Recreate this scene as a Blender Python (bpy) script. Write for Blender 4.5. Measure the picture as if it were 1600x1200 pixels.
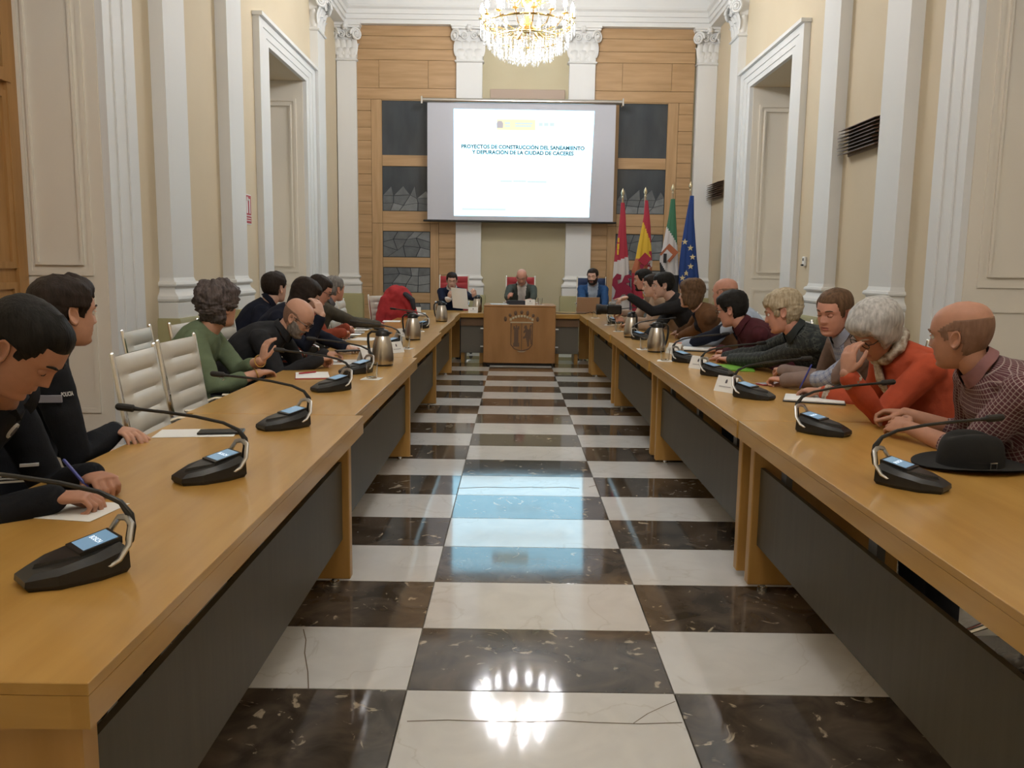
import bpy, math, random
import numpy as np
from mathutils import Vector, Matrix, noise
random.seed(7)
sc = bpy.context.scene
for o in list(bpy.data.objects):
    bpy.data.objects.remove(o)
COL = sc.collection
PI = math.pi
# ------------------------------------------------------------------ camera
CAM = np.array([0.0, 0.0, 1.40])
FPX = 1311.25                      # focal length in pixels of the 1600x1200 frame
YAW, PITCH, ROLL = 0.001398, 0.137068, 0.013439
def cam_axes():
    cy, sy, cp, sp = math.cos(YAW), math.sin(YAW), math.cos(PITCH), math.sin(PITCH)
    f = np.array([-sy*cp, cy*cp, -sp]); r = np.array([cy, sy, 0.0]); u = np.cross(r, f)
    c, s = math.cos(ROLL), math.sin(ROLL)
    return c*r+s*u, -s*r+c*u, f
AXR, AXU, AXF = cam_axes()
cd = bpy.data.cameras.new('camera'); cam = bpy.data.objects.new('camera', cd); COL.objects.link(cam)
cd.sensor_width = 36.0; cd.lens = FPX/1600*36.0; cd.clip_start = 0.05; cd.clip_end = 100
cam.matrix_world = Matrix(((AXR[0], AXU[0], -AXF[0], CAM[0]), (AXR[1], AXU[1], -AXF[1], CAM[1]),
                           (AXR[2], AXU[2], -AXF[2], CAM[2]), (0, 0, 0, 1)))
sc.camera = cam
# a pixel gives a direction; its distance comes from the plane it touches
def ray(x, y): return AXF + AXR*(x-800)/FPX - AXU*(y-600)/FPX
def onz(x, y, z): d = ray(x, y); return CAM + d*(z-CAM[2])/d[2]
def ony(x, y, Y): d = ray(x, y); return CAM + d*Y/d[1]
def onx(x, y, X): d = ray(x, y); return CAM + d*X/d[0]
TZ = 0.745                         # table height
def T(x, y): return onz(x, y, TZ)
# ------------------------------------------------------------------ world, lights, exposure
w = bpy.data.worlds.new('world'); sc.world = w; w.use_nodes = True
w.node_tree.nodes['Background'].inputs[0].default_value = (0.9, 0.8, 0.65, 1)
w.node_tree.nodes['Background'].inputs[1].default_value = 0.05
sc.view_settings.view_transform = 'Standard'; sc.view_settings.look = 'None'
sc.view_settings.gamma = 1.0; sc.view_settings.use_curve_mapping = False
sc.view_settings.exposure = 0.0
CHAND = (0.12, 11.2, 4.45)         # centre of the chandelier in view
CHAND_EMIT = 280.0                # radiance of each candle bulb
HALL_FILL_EMIT = 365.0                 # unseen second chandelier, added out of frame to light the near half
SLIDE_EMIT = 3.0
# ------------------------------------------------------------------ materials
MATS = {}
def _n(nt, t, **k):
    n = nt.nodes.new(t)
    for a, b in k.items(): setattr(n, a, b)
    return n
def M(name, col=(.5, .5, .5), rough=.5, metal=0., spec=.5, coat=0., emit=None, estr=1., trans=0., ior=1.45,
      var=None, vscale=4., vstretch=(1, 1, 1), bump=0., bscale=60., bstretch=None, alpha=1., sheen=0., rnd=0.):
    if name in MATS: return MATS[name]
    m = bpy.data.materials.new(name); m.use_nodes = True; nt = m.node_tree
    b = nt.nodes['Principled BSDF']; I = b.inputs
    I['Base Color'].default_value = (*col, 1); I['Roughness'].default_value = rough
    I['Metallic'].default_value = metal; I['Specular IOR Level'].default_value = spec
    I['Coat Weight'].default_value = coat; I['Coat Roughness'].default_value = .08
    I['Transmission Weight'].default_value = trans; I['IOR'].default_value = ior; I['Alpha'].default_value = alpha
    I['Sheen Weight'].default_value = sheen
    if emit:
        I['Emission Color'].default_value = (*emit, 1); I['Emission Strength'].default_value = estr
    pos = None
    def coord(stretch):
        g = _n(nt, 'ShaderNodeNewGeometry'); mp = _n(nt, 'ShaderNodeMapping')
        mp.inputs['Scale'].default_value = stretch
        nt.links.new(g.outputs['Position'], mp.inputs['Vector'])
        if rnd:
            oi = _n(nt, 'ShaderNodeObjectInfo'); ml = _n(nt, 'ShaderNodeMath', operation='MULTIPLY')
            ml.inputs[1].default_value = rnd; nt.links.new(oi.outputs['Random'], ml.inputs[0])
            cb = _n(nt, 'ShaderNodeCombineXYZ')
            for k in range(3): nt.links.new(ml.outputs[0], cb.inputs[k])
            nt.links.new(cb.outputs[0], mp.inputs['Location'])
        return mp.outputs['Vector']
    if var:
        nz = _n(nt, 'ShaderNodeTexNoise'); nz.inputs['Scale'].default_value = vscale; nz.inputs['Detail'].default_value = 5
        nt.links.new(coord(vstretch), nz.inputs['Vector'])
        rp = _n(nt, 'ShaderNodeValToRGB'); rp.color_ramp.elements[0].position = .32; rp.color_ramp.elements[1].position = .68
        rp.color_ramp.elements[0].color = (*col, 1); rp.color_ramp.elements[1].color = (*var, 1)
        nt.links.new(nz.outputs['Fac'], rp.inputs['Fac']); nt.links.new(rp.outputs['Color'], I['Base Color'])
    if bump:
        nz = _n(nt, 'ShaderNodeTexNoise'); nz.inputs['Scale'].default_value = bscale; nz.inputs['Detail'].default_value = 3
        nt.links.new(coord(bstretch or (1, 1, 1)), nz.inputs['Vector'])
        bp = _n(nt, 'ShaderNodeBump'); bp.inputs['Strength'].default_value = bump; bp.inputs['Distance'].default_value = .01
        nt.links.new(nz.outputs['Fac'], bp.inputs['Height']); nt.links.new(bp.outputs['Normal'], I['Normal'])
    MATS[name] = m; return m
def marble(name, base, blot, vein, vein_w, rough=.09, speck=True):
    m = bpy.data.materials.new(name); m.use_nodes = True; nt = m.node_tree; b = nt.nodes['Principled BSDF']
    g = _n(nt, 'ShaderNodeNewGeometry'); oi = _n(nt, 'ShaderNodeObjectInfo')
    ad = _n(nt, 'ShaderNodeVectorMath', operation='MULTIPLY_ADD')
    cb = _n(nt, 'ShaderNodeCombineXYZ')
    for k in range(3): nt.links.new(oi.outputs['Random'], cb.inputs[k])
    nt.links.new(cb.outputs[0], ad.inputs[0]); ad.inputs[1].default_value = (7, 5, 9); nt.links.new(g.outputs['Position'], ad.inputs[2])
    n1 = _n(nt, 'ShaderNodeTexNoise'); n1.inputs['Scale'].default_value = 5; n1.inputs['Detail'].default_value = 8
    n1.inputs['Distortion'].default_value = 1.2; nt.links.new(ad.outputs[0], n1.inputs['Vector'])
    r1 = _n(nt, 'ShaderNodeValToRGB'); r1.color_ramp.elements[0].position = .35; r1.color_ramp.elements[1].position = .7
    r1.color_ramp.elements[0].color = (*base, 1); r1.color_ramp.elements[1].color = (*blot, 1)
    nt.links.new(n1.outputs['Fac'], r1.inputs['Fac'])
    n2 = _n(nt, 'ShaderNodeTexNoise'); n2.inputs['Scale'].default_value = 9 if speck else 1.7; n2.inputs['Detail'].default_value = 6
    n2.inputs['Distortion'].default_value = 2.0 if speck else .8; nt.links.new(ad.outputs[0], n2.inputs['Vector'])
    r2 = _n(nt, 'ShaderNodeValToRGB'); e = r2.color_ramp.elements
    if speck:
        e[0].position = .632; e[0].color = (0, 0, 0, 1); e[1].position = .69; e[1].color = (1, 1, 1, 1)
    else:
        e[0].position = .492; e[0].color = (0, 0, 0, 1); e[1].position = .508; e[1].color = (0, 0, 0, 1)
        k = e.new(.5); k.color = (1, 1, 1, 1)
    nt.links.new(n2.outputs['Fac'], r2.inputs['Fac'])
    ml = _n(nt, 'ShaderNodeMath', operation='MULTIPLY'); ml.inputs[1].default_value = vein_w
    nt.links.new(r2.outputs['Color'], ml.inputs[0])
    mx = _n(nt, 'ShaderNodeMix', data_type='RGBA'); nt.links.new(ml.outputs[0], mx.inputs['Factor'])
    nt.links.new(r1.outputs['Color'], mx.inputs['A']); mx.inputs['B'].default_value = (*vein, 1)
    nt.links.new(mx.outputs['Result'], b.inputs['Base Color'])
    b.inputs['Roughness'].default_value = rough; b.inputs['IOR'].default_value = 1.5
    n3 = _n(nt, 'ShaderNodeTexNoise'); n3.inputs['Scale'].default_value = 3.0; nt.links.new(g.outputs['Position'], n3.inputs['Vector'])
    bp = _n(nt, 'ShaderNodeBump'); bp.inputs['Strength'].default_value = .02; bp.inputs['Distance'].default_value = .02
    nt.links.new(n3.outputs['Fac'], bp.inputs['Height']); nt.links.new(bp.outputs['Normal'], b.inputs['Normal'])
    MATS[name] = m; return m
def plaid(name, base, c1, c2, s1, s2, w1=.35, w2=.2, axes=(1.0, 0.35)):
    """woven check: two families of stripes, one over height and one round the body"""
    m = bpy.data.materials.new(name); m.use_nodes = True; nt = m.node_tree; b = nt.nodes['Principled BSDF']
    g = _n(nt, 'ShaderNodeAttribute', attribute_name='weave'); sp = _n(nt, 'ShaderNodeSeparateXYZ'); nt.links.new(g.outputs['Vector'], sp.inputs[0])
    def math_(op, a, bb):
        n = _n(nt, 'ShaderNodeMath', operation=op)
        for k, v in ((0, a), (1, bb)):
            if isinstance(v, (int, float)): n.inputs[k].default_value = v
            else: nt.links.new(v, n.inputs[k])
        return n.outputs[0]
    vz, hy = sp.outputs[1], sp.outputs[0]
    def stripe(v, s, wd): return math_('LESS_THAN', math_('FRACT', math_('MULTIPLY', v, s), 0), wd)
    a = stripe(vz, s1, w1); c = stripe(hy, s1, w1); d = stripe(vz, s2, w2); e = stripe(hy, s2, w2)
    def mix(f, A, B):
        n = _n(nt, 'ShaderNodeMix', data_type='RGBA'); nt.links.new(f, n.inputs['Factor'])
        for k, v in (('A', A), ('B', B)):
            if isinstance(v, tuple): n.inputs[k].default_value = (*v, 1)
            else: nt.links.new(v, n.inputs[k])
        return n.outputs['Result']
    f1 = math_('MULTIPLY', math_('ADD', a, c), .5); f2 = math_('MULTIPLY', math_('ADD', d, e), .5)
    nt.links.new(mix(f2, mix(f1, base, c1), c2), b.inputs['Base Color']); b.inputs['Roughness'].default_value = .85
    MATS[name] = m; return m
# ------------------------------------------------------------------ mesh helpers
def V3(*a): return np.array(a, float)
def unit(v): v = np.asarray(v, float); return v/(np.linalg.norm(v)+1e-12)
class MB:
    """collects shapes in world coordinates and links them as one mesh object"""
    def __init__(s): s.v = []; s.f = []; s.m = []
    def add(s, v, f, mi=0):
        k = len(s.v); s.v += [tuple(map(float, p)) for p in v]
        s.f += [tuple(i+k for i in q) for q in f]; s.m += [mi]*len(f); return s
    def box(s, x0, x1, y0, y1, z0, z1, mi=0, ch=0.):
        if ch <= 0:
            v = [(x, y, z) for z in (z0, z1) for y in (y0, y1) for x in (x0, x1)]
            return s.add(v, [(0, 2, 3, 1), (4, 5, 7, 6), (0, 1, 5, 4), (2, 6, 7, 3), (0, 4, 6, 2), (1, 3, 7, 5)], mi)
        c = min(ch, (x1-x0)*.45, (y1-y0)*.45, (z1-z0)*.45); v = []; idx = {}
        for ix, x in ((0, x0), (1, x1)):
            for iy, y in ((0, y0), (1, y1)):
                for iz, z in ((0, z0), (1, z1)):
                    sx, sy, sz = (c, -c)[ix], (c, -c)[iy], (c, -c)[iz]
                    for a, p in enumerate(((x, y+sy, z+sz), (x+sx, y, z+sz), (x+sx, y+sy, z))):
                        idx[ix, iy, iz, a] = len(v); v.append(p)
        f = []
        for a in range(3):
            for e in (0, 1):
                o = [k for k in range(3) if k != a]
                q = []
                for p in ((0, 0), (1, 0), (1, 1), (0, 1)):
                    t = [0, 0, 0]; t[a] = e; t[o[0]], t[o[1]] = p; q.append(idx[(*t, a)])
                if (a == 1) == (e == 1): q = q[::-1]
                f.append(tuple(q) if e == 1 else tuple(q))
        for a in range(3):
            o = [k for k in range(3) if k != a]
            for p in (0, 1):
                for q in (0, 1):
                    t0 = [0, 0, 0]; t1 = [0, 0, 0]; t1[a] = 1; t0[o[0]] = t1[o[0]] = p; t0[o[1]] = t1[o[1]] = q
                    f.append((idx[(*t0, o[0])], idx[(*t1, o[0])], idx[(*t1, o[1])], idx[(*t0, o[1])]))
        for t in ((i, j, k) for i in (0, 1) for j in (0, 1) for k in (0, 1)):
            f.append((idx[(*t, 0)], idx[(*t, 1)], idx[(*t, 2)]))
        return s.add(v, f, mi)
    def tube(s, pts, rad, n=10, mi=0, cap=True, up=None, flat=1.):
        P = [np.asarray(p, float) for p in pts]; k = len(P)
        R = [rad]*k if isinstance(rad, (int, float)) else list(rad)
        if cap:   # rounded ends
            d0 = unit(P[1]-P[0]); d1 = unit(P[-1]-P[-2]); p0, p1, r0, r1 = P[0], P[-1], R[0], R[-1]
            P = [p0-d0*r0*.98, p0-d0*r0*.8, p0-d0*r0*.45]+P+[p1+d1*r1*.45, p1+d1*r1*.8, p1+d1*r1*.98]
            R = [r0*.15, r0*.6, r0*.89]+R+[r1*.89, r1*.6, r1*.15]
        k = len(P); tg = [unit(P[min(i+1, k-1)]-P[max(i-1, 0)]) for i in range(k)]
        ref = np.asarray(up, float) if up is not None else (V3(0, 0, 1) if abs(tg[0][2]) < .9 else V3(1, 0, 0))
        v = []; a = unit(np.cross(ref, tg[0]))
        for i in range(k):
            a = unit(a-tg[i]*np.dot(a, tg[i])); b = np.cross(tg[i], a)
            for j in range(n):
                t = 2*PI*j/n; v.append(P[i]+R[i]*(math.cos(t)*a+math.sin(t)*flat*b))
        f = [(i*n+j, i*n+(j+1) % n, (i+1)*n+(j+1) % n, (i+1)*n+j) for i in range(k-1) for j in range(n)]
        f += [tuple(range(n))[::-1], tuple((k-1)*n+j for j in range(n))]
        return s.add(v, f, mi)
    def lathe(s, prof, o=(0, 0, 0), n=24, mi=0, ax=None, mis=None):
        """prof: (radius, height) list turned round the z axis (or frame ax = (a,b,c))"""
        o = np.asarray(o, float); A = ax or (V3(1, 0, 0), V3(0, 1, 0), V3(0, 0, 1)); v = []; k = len(prof)
        for r, h in prof:
            for j in range(n):
                t = 2*PI*j/n; v.append(o+A[0]*r*math.cos(t)+A[1]*r*math.sin(t)+A[2]*h)
        for i in range(k-1):
            s_f = [(i*n+j, i*n+(j+1) % n, (i+1)*n+(j+1) % n, (i+1)*n+j) for j in range(n)]
            if i == 0: base = len(s.v); s.v += [tuple(p) for p in v]
            s.f += [tuple(q+base for q in g) for g in s_f]; s.m += [mis[i] if mis else mi]*n
        s.f += [tuple(base+j for j in range(n))[::-1], tuple(base+(k-1)*n+j for j in range(n))]; s.m += [mis[0] if mis else mi, mis[-1] if mis else mi]
        return s
    def prism(s, poly, a, b, o, n, depth, mi=0):
        """polygon in plane (o, a, b) extruded along n by depth"""
        o, a, b, n = (np.asarray(q, float) for q in (o, a, b, n)); k = len(poly)
        v = [o+a*p[0]+b*p[1] for p in poly]+[o+a*p[0]+b*p[1]+n*depth for p in poly]
        f = [tuple(range(k))[::-1], tuple(range(k, 2*k))]+[(i, (i+1) % k, k+(i+1) % k, k+i) for i in range(k)]
        return s.add(v, f, mi)
    def sweep(s, prof, path, mi=0, closed=False):
        """prof (out, up) swept along a horizontal path of ((x,y), (nx,ny)) stations: out goes along n, up along z"""
        v = []; k = len(prof)
        for (p, n_) in path:
            for (a, b) in prof: v.append((p[0]+n_[0]*a, p[1]+n_[1]*a, b))
        f = [(i*k+j, i*k+(j+1) % k, (i+1)*k+(j+1) % k, (i+1)*k+j) for i in range(len(path)-1) for j in range(k)]
        f += [tuple(range(k)), tuple((len(path)-1)*k+j for j in range(k))[::-1]]
        return s.add(v, f, mi)
    def grid(s, fn, nu, nv, mi=0, wrap=False):
        v = [fn(i/(nu if wrap else nu-1), j/(nv-1)) for i in range(nu) for j in range(nv)]
        f = [(i*nv+j, ((i+1) % nu)*nv+j, ((i+1) % nu)*nv+j+1, i*nv+j+1) for i in range(nu if wrap else nu-1) for j in range(nv-1)]
        return s.add(v, f, mi)
    def ball(s, c, r, n=12, k=8, mi=0):
        c = np.asarray(c, float); r = np.asarray(r if hasattr(r, '__len__') else (r, r, r), float); v = []
        for i in range(k+1):
            t = PI*min(max(i/k, .004), .996)
            for j in range(n):
                q = 2*PI*j/n; v.append(c+r*V3(math.sin(t)*math.cos(q), math.sin(t)*math.sin(q), math.cos(t)))
        f = [(i*n+j, (i+1)*n+j, (i+1)*n+(j+1) % n, i*n+(j+1) % n) for i in range(k) for j in range(n)]
        f += [tuple(range(n)), tuple(k*n+j for j in range(n))[::-1]]
        return s.add(v, f, mi)
    def xform(s, mtx, start=0):
        mtx = np.asarray(mtx, float)
        for i in range(start, len(s.v)):
            p = mtx[:3, :3] @ np.array(s.v[i]) + mtx[:3, 3]; s.v[i] = tuple(p)
        return s
    def mesh(s, name, mats, origin=(0, 0, 0), smooth=35):
        me = bpy.data.meshes.new(name); o = np.asarray(origin, float)
        me.from_pydata([tuple(np.array(p)-o) for p in s.v], [], s.f)
        for m in (mats if isinstance(mats, (list, tuple)) else [mats]): me.materials.append(m)
        if any(s.m): me.polygons.foreach_set('material_index', s.m)
        if smooth:
            me.polygons.foreach_set('use_smooth', [True]*len(me.polygons))
            me.set_sharp_from_angle(angle=math.radians(smooth))
        me.update(); return me
    def build(s, name, mats, parent=None, smooth=35, fix=True):
        org = s.origin(parent)
        me = s.mesh(name, mats, org, smooth)
        if fix: fix_normals(me)
        o = bpy.data.objects.new(name, me); COL.objects.link(o)
        if parent is not None: o.parent = parent
        return o
    def origin(s, parent):
        o = np.zeros(3)
        while parent is not None: o = o+np.array(parent.location); parent = parent.parent
        return o
import bmesh
def fix_normals(me):
    bm = bmesh.new(); bm.from_mesh(me); bmesh.ops.recalc_face_normals(bm, faces=bm.faces); bm.to_mesh(me); bm.free()
def tag(o, label=None, cat=None, group=None, kind=None):
    for k, v in (('label', label), ('category', cat), ('group', group), ('kind', kind)):
        if v: o[k] = v
    return o
def empty(name, loc, label=None, cat=None, group=None, kind=None):
    o = bpy.data.objects.new(name, None); COL.objects.link(o); o.location = tuple(map(float, loc)); o.empty_display_size = .1
    return tag(o, label, cat, group, kind)
def bx(name, m, x0, x1, y0, y1, z0, z1, parent=None, ch=.0, smooth=0):
    return MB().box(x0, x1, y0, y1, z0, z1, 0, ch).build(name, m, parent, smooth)
def struct(o, label=None):
    o['kind'] = 'structure'
    if label: o['label'] = label
    return o
def copy_tree(o, parent=None):
    c = o.copy(); COL.objects.link(c); c.parent = parent
    for ch in o.children: copy_tree(ch, c)
    return c
def text_mesh(txt, size, bold=0.0, extrude=.0):
    cu = bpy.data.curves.new('text', 'FONT'); cu.body = txt; cu.size = size; cu.align_x = 'CENTER'; cu.align_y = 'CENTER'
    cu.offset = bold; cu.extrude = extrude; cu.resolution_u = 3
    o = bpy.data.objects.new('text', cu); COL.objects.link(o)
    dg = bpy.context.evaluated_depsgraph_get(); me = bpy.data.meshes.new_from_object(o.evaluated_get(dg))
    bpy.data.objects.remove(o); return me
def text_obj(name, txt, size, mat, origin, xdir, ydir, parent, bold=0., width=None):
    me = text_mesh(txt, size, bold); x, y = unit(xdir), unit(ydir); z = np.cross(x, y)
    co = np.array([v.co[:] for v in me.vertices]) if len(me.vertices) else np.zeros((0, 3))
    k = 1.0
    if width and len(co): k = width/(co[:, 0].max()-co[:, 0].min())
    po = MB().origin(parent); org = np.asarray(origin, float)
    for i, v in enumerate(me.vertices):
        v.co = tuple(org+x*co[i, 0]*k+y*co[i, 1]+z*co[i, 2]-po)
    me.materials.clear(); me.materials.append(mat); me.update()
    o = bpy.data.objects.new(name, me); COL.objects.link(o); o.parent = parent; return o
# ------------------------------------------------------------------ palette
wall_m = M('wall_cream_paint', (.62, .52, .365), .75, var=(.65, .55, .395), vscale=1.2, bump=.05, bscale=25)
trim_m = M('trim_white_paint', (.72, .715, .695), .55, bump=.03, bscale=30)
jamb_m = M('jamb_cream_paint', (.76, .70, .60), .6, bump=.03, bscale=30)
olive_m = M('olive_dado_paint', (.36, .33, .17), .6, bump=.04, bscale=30)
ceil_m = M('ceiling_white_paint', (.80, .77, .70), .8, bump=.03, bscale=20)
wood_m = M('wood_panel_oak', (.385, .235, .11), .42, var=(.48, .305, .158), vscale=1.3, vstretch=(1.2, 1, 14), bump=.05, bscale=3, bstretch=(3, 3, 80), rnd=9)
woodv_m = M('wood_panel_oak_upright', (.39, .24, .112), .42, var=(.48, .305, .158), vscale=1.3, vstretch=(14, 1, 1.2), bump=.05, bscale=3, bstretch=(80, 3, 3), rnd=9)
table_m = M('table_beech_top', (.43, .235, .052), .33, var=(.52, .30, .080), vscale=1.4, vstretch=(11, 1.0, 11), bump=.02, bscale=3, bstretch=(60, 3, 60), coat=.25)
tablex_m = M('table_beech_cross', (.43, .235, .052), .33, var=(.52, .30, .080), vscale=1.4, vstretch=(1., 11, 11), bump=.02, bscale=3, bstretch=(3, 60, 60), coat=.25, rnd=5)
leg_m = M('table_beech_leg', (.42, .225, .055), .4, var=(.51, .285, .085), vscale=1.4, vstretch=(9, 9, 1), rnd=5)
modesty_m = M('olive_brown_modesty_laminate', (.066, .051, .027), .5, var=(.080, .062, .035), vscale=3, vstretch=(12, 12, 1))
steel_m = M('brushed_steel', (.52, .48, .42), .28, 1.0, bump=.05, bscale=8, bstretch=(40, 40, 1))
chrome_m = M('chrome', (.82, .82, .82), .12, 1.0)
black_m = M('black_plastic', (.012, .012, .012), .35)
blackm_m = M('black_matte', (.018, .017, .016), .6)
white_m = M('white_paper', (.80, .80, .78), .7)
glass_m = M('clear_glass', (.95, .97, .97), .03, trans=1.0, ior=1.45)
pane_m = M('dark_display_glass', (.040, .047, .055), .12, var=(.060, .068, .076), vscale=2.5, vstretch=(2, 1, .6))
slate_m = M('slate_stone', (.16, .17, .175), .35, var=(.22, .235, .24), vscale=9, rnd=4)
slate2_m = M('slate_stone_dark', (.10, .108, .115), .35, var=(.14, .15, .155), vscale=9, rnd=4)
XL, XR, YB, YF, ZC = -3.08, 3.39, 14.94, -3.2, 6.6
# ------------------------------------------------------------------ floor of checkered marble tiles
wm = marble('white_marble', (.68, .67, .655), (.74, .73, .71), (.46, .42, .36), .3, .07, speck=False)
dm = marble('dark_emperador_marble', (.045, .037, .030), (.125, .098, .076), (.50, .42, .31), .85, .065)
grout_m = M('floor_grout', (.30, .27, .22), .7)
floor = struct(MB().box(XL-.75, XR+.75, YF, YB+.05, -.12, -.012).build('floor', grout_m, None, 0), 'checkered marble floor of white and dark brown tiles')
TX0, TW, TY0, TD = -.3409, .892, 2.637, .48795
tile_cache = {}
for r in range(-6, 26):
    for c in range(-4, 5):
        x0, x1 = max(TX0+c*TW, XL+.002), min(TX0+(c+1)*TW, XR-.002); y0, y1 = TY0+r*TD, min(TY0+(r+1)*TD, YB-.002)
        if x1-x0 < .05 or y1-y0 < .05: continue
        dark = (r+c) % 2 == 0; key = (round(x1-x0, 3), round(y1-y0, 3), dark)
        if key not in tile_cache:
            hx, hy = (x1-x0)/2-.0018, (y1-y0)/2-.0018
            tile_cache[key] = MB().box(-hx, hx, -hy, hy, -.02, 0, 0, .0012).mesh('tile', dm if dark else wm, smooth=0)
            fix_normals(tile_cache[key])
        t = bpy.data.objects.new('tile', tile_cache[key]); COL.objects.link(t); t.parent = floor
        t.location = ((x0+x1)/2, (y0+y1)/2, 0)
crack_m = M('crack_dirt', (.16, .12, .08), .8)
def crack(pix, wd):
    P = [onz(x, y, .0004) for x, y in pix]; b = MB()
    for p, q in zip(P[:-1], P[1:]):
        d = unit(q-p); n = V3(-d[1], d[0], 0)*wd*.5
        b.add([p-n, q-n, q+n, p+n], [(0, 1, 2, 3)])
    return b.build('crack', crack_m, floor, 0)
crack([(636, 1127), (700, 1125), (760, 1127), (830, 1128), (880, 1126), (930, 1129), (1000, 1131), (1066, 1129)], .005)
crack([(990, 1130), (1012, 1115), (1040, 1102), (1055, 1096)], .003)
crack([(474, 983), (478, 1000), (476, 1020), (481, 1050), (482, 1076)], .004)
crack([(714, 763), (760, 761), (800, 762), (830, 761), (850, 762), (880, 761), (905, 763)], .011)
crack([(920, 761), (932, 758)], .008)
# ------------------------------------------------------------------ walls with deep door recesses
DEP = .70
OPEN = ((4.35, 6.40, 3.95), (10.65, 12.50, 4.02))       # y0, y1, height of the openings in both long walls
def side_wall(name, X, s, label):
    b = MB(); y = YF
    for (a, e, h) in OPEN:
        b.box(min(X, X+s*DEP), max(X, X+s*DEP), y, a, 0, ZC); b.box(min(X, X+s*DEP), max(X, X+s*DEP), a, e, h, ZC); y = e
    b.box(min(X, X+s*DEP), max(X, X+s*DEP), y, YB+.3, 0, ZC)
    return struct(b.build(name, wall_m, None, 0), label)
side_wall('wall_left', XL, -1, 'cream painted long wall on the left with door recesses')
side_wall('wall_right', XR, 1, 'cream painted long wall on the right with door recesses')
struct(bx('wall_back', M('wall_back_paint', (.50, .44, .29), .7, var=(.53, .47, .32), vscale=1.5), XL-.7, XR+.7, YB, YB+.3, 0, ZC), 'olive cream end wall behind the council table')
struct(bx('wall_front', wall_m, XL-.7, XR+.7, YF-.3, YF, 0, ZC), 'cream wall at the near end of the hall')
struct(bx('ceiling', ceil_m, XL-.7, XR+.7, YF-.3, YB+.3, ZC, ZC+.2), 'white plaster ceiling')
# entablature running round three sides
prof = [(0, 5.44), (.17, 5.44), (.17, 5.505), (.195, 5.51), (.195, 5.585), (.215, 5.59), (.215, 5.66), (.25, 5.69), (.26, 5.72), (.19, 5.73),
        (.19, 6.10), (.26, 6.13), (.30, 6.22), (.42, 6.28), (.45, 6.36), (.45, 6.42), (0, 6.42)]
def corn(name, path, label): return struct(MB().sweep(prof, path).build(name, trim_m, None, 30), label)
corn('trim_1', [((XL, YF), (1, 0)), ((XL, YB), (1, -1))], 'white plaster entablature along the left wall')
corn('trim_2', [((XL, YB), (1, -1)), ((XR, YB), (-1, -1))], 'white plaster entablature across the end wall')
corn('trim_3', [((XR, YB), (-1, -1)), ((XR, YF), (-1, 0))], 'white plaster entablature along the right wall')
# ------------------------------------------------------------------ pilasters
def rect_loft(b, o, a, n, w_, p, prof_, mi=0):
    """three sided moulding round a pilaster of half width w_/2 and projection p"""
    v = []
    for off, z in prof_:
        hw = w_/2+off
        for u, q in ((-hw, -.02), (-hw, p+off), (hw, p+off), (hw, -.02)): v.append(o+a*u+n*q+V3(0, 0, z))
    k = len(prof_)
    f = [(i*4+j, i*4+(j+1) % 4, (i+1)*4+(j+1) % 4, (i+1)*4+j) for i in range(k-1) for j in range(4)]
    f += [(0, 1, 2, 3), tuple((k-1)*4+j for j in range(4))]
    b.add(v, f, mi)
def spiral(b, o, a, c, n, r, turns, rad, sgn=1):
    pts = []; N = int(turns*14)
    for i in range(N+1):
        t = i/N; q = t*turns*2*PI; rr = r*(1-.8*t)
        pts.append(o+a*sgn*rr*math.cos(q)+c*rr*math.sin(q)+n*(.012*t))
    b.tube(pts, [rad*(1-.35*i/N) for i in range(N+1)], 6)
def leaf(b, o, a, n, h, w_, curl):
    def fn(u, v):
        t = v; s_ = (u-.5)*2; wd = w_*math.sin(PI*min(.15+t*.85, 1)*.98)**.6*.5
        out = curl*max(0, t-.35)**1.6*2.2+.012*(1-s_*s_); zz = h*(t-.35*max(0, t-.75)**1.3*4)
        return o+a*s_*wd+n*out+V3(0, 0, zz)
    b.grid(fn, 7, 8)
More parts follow.
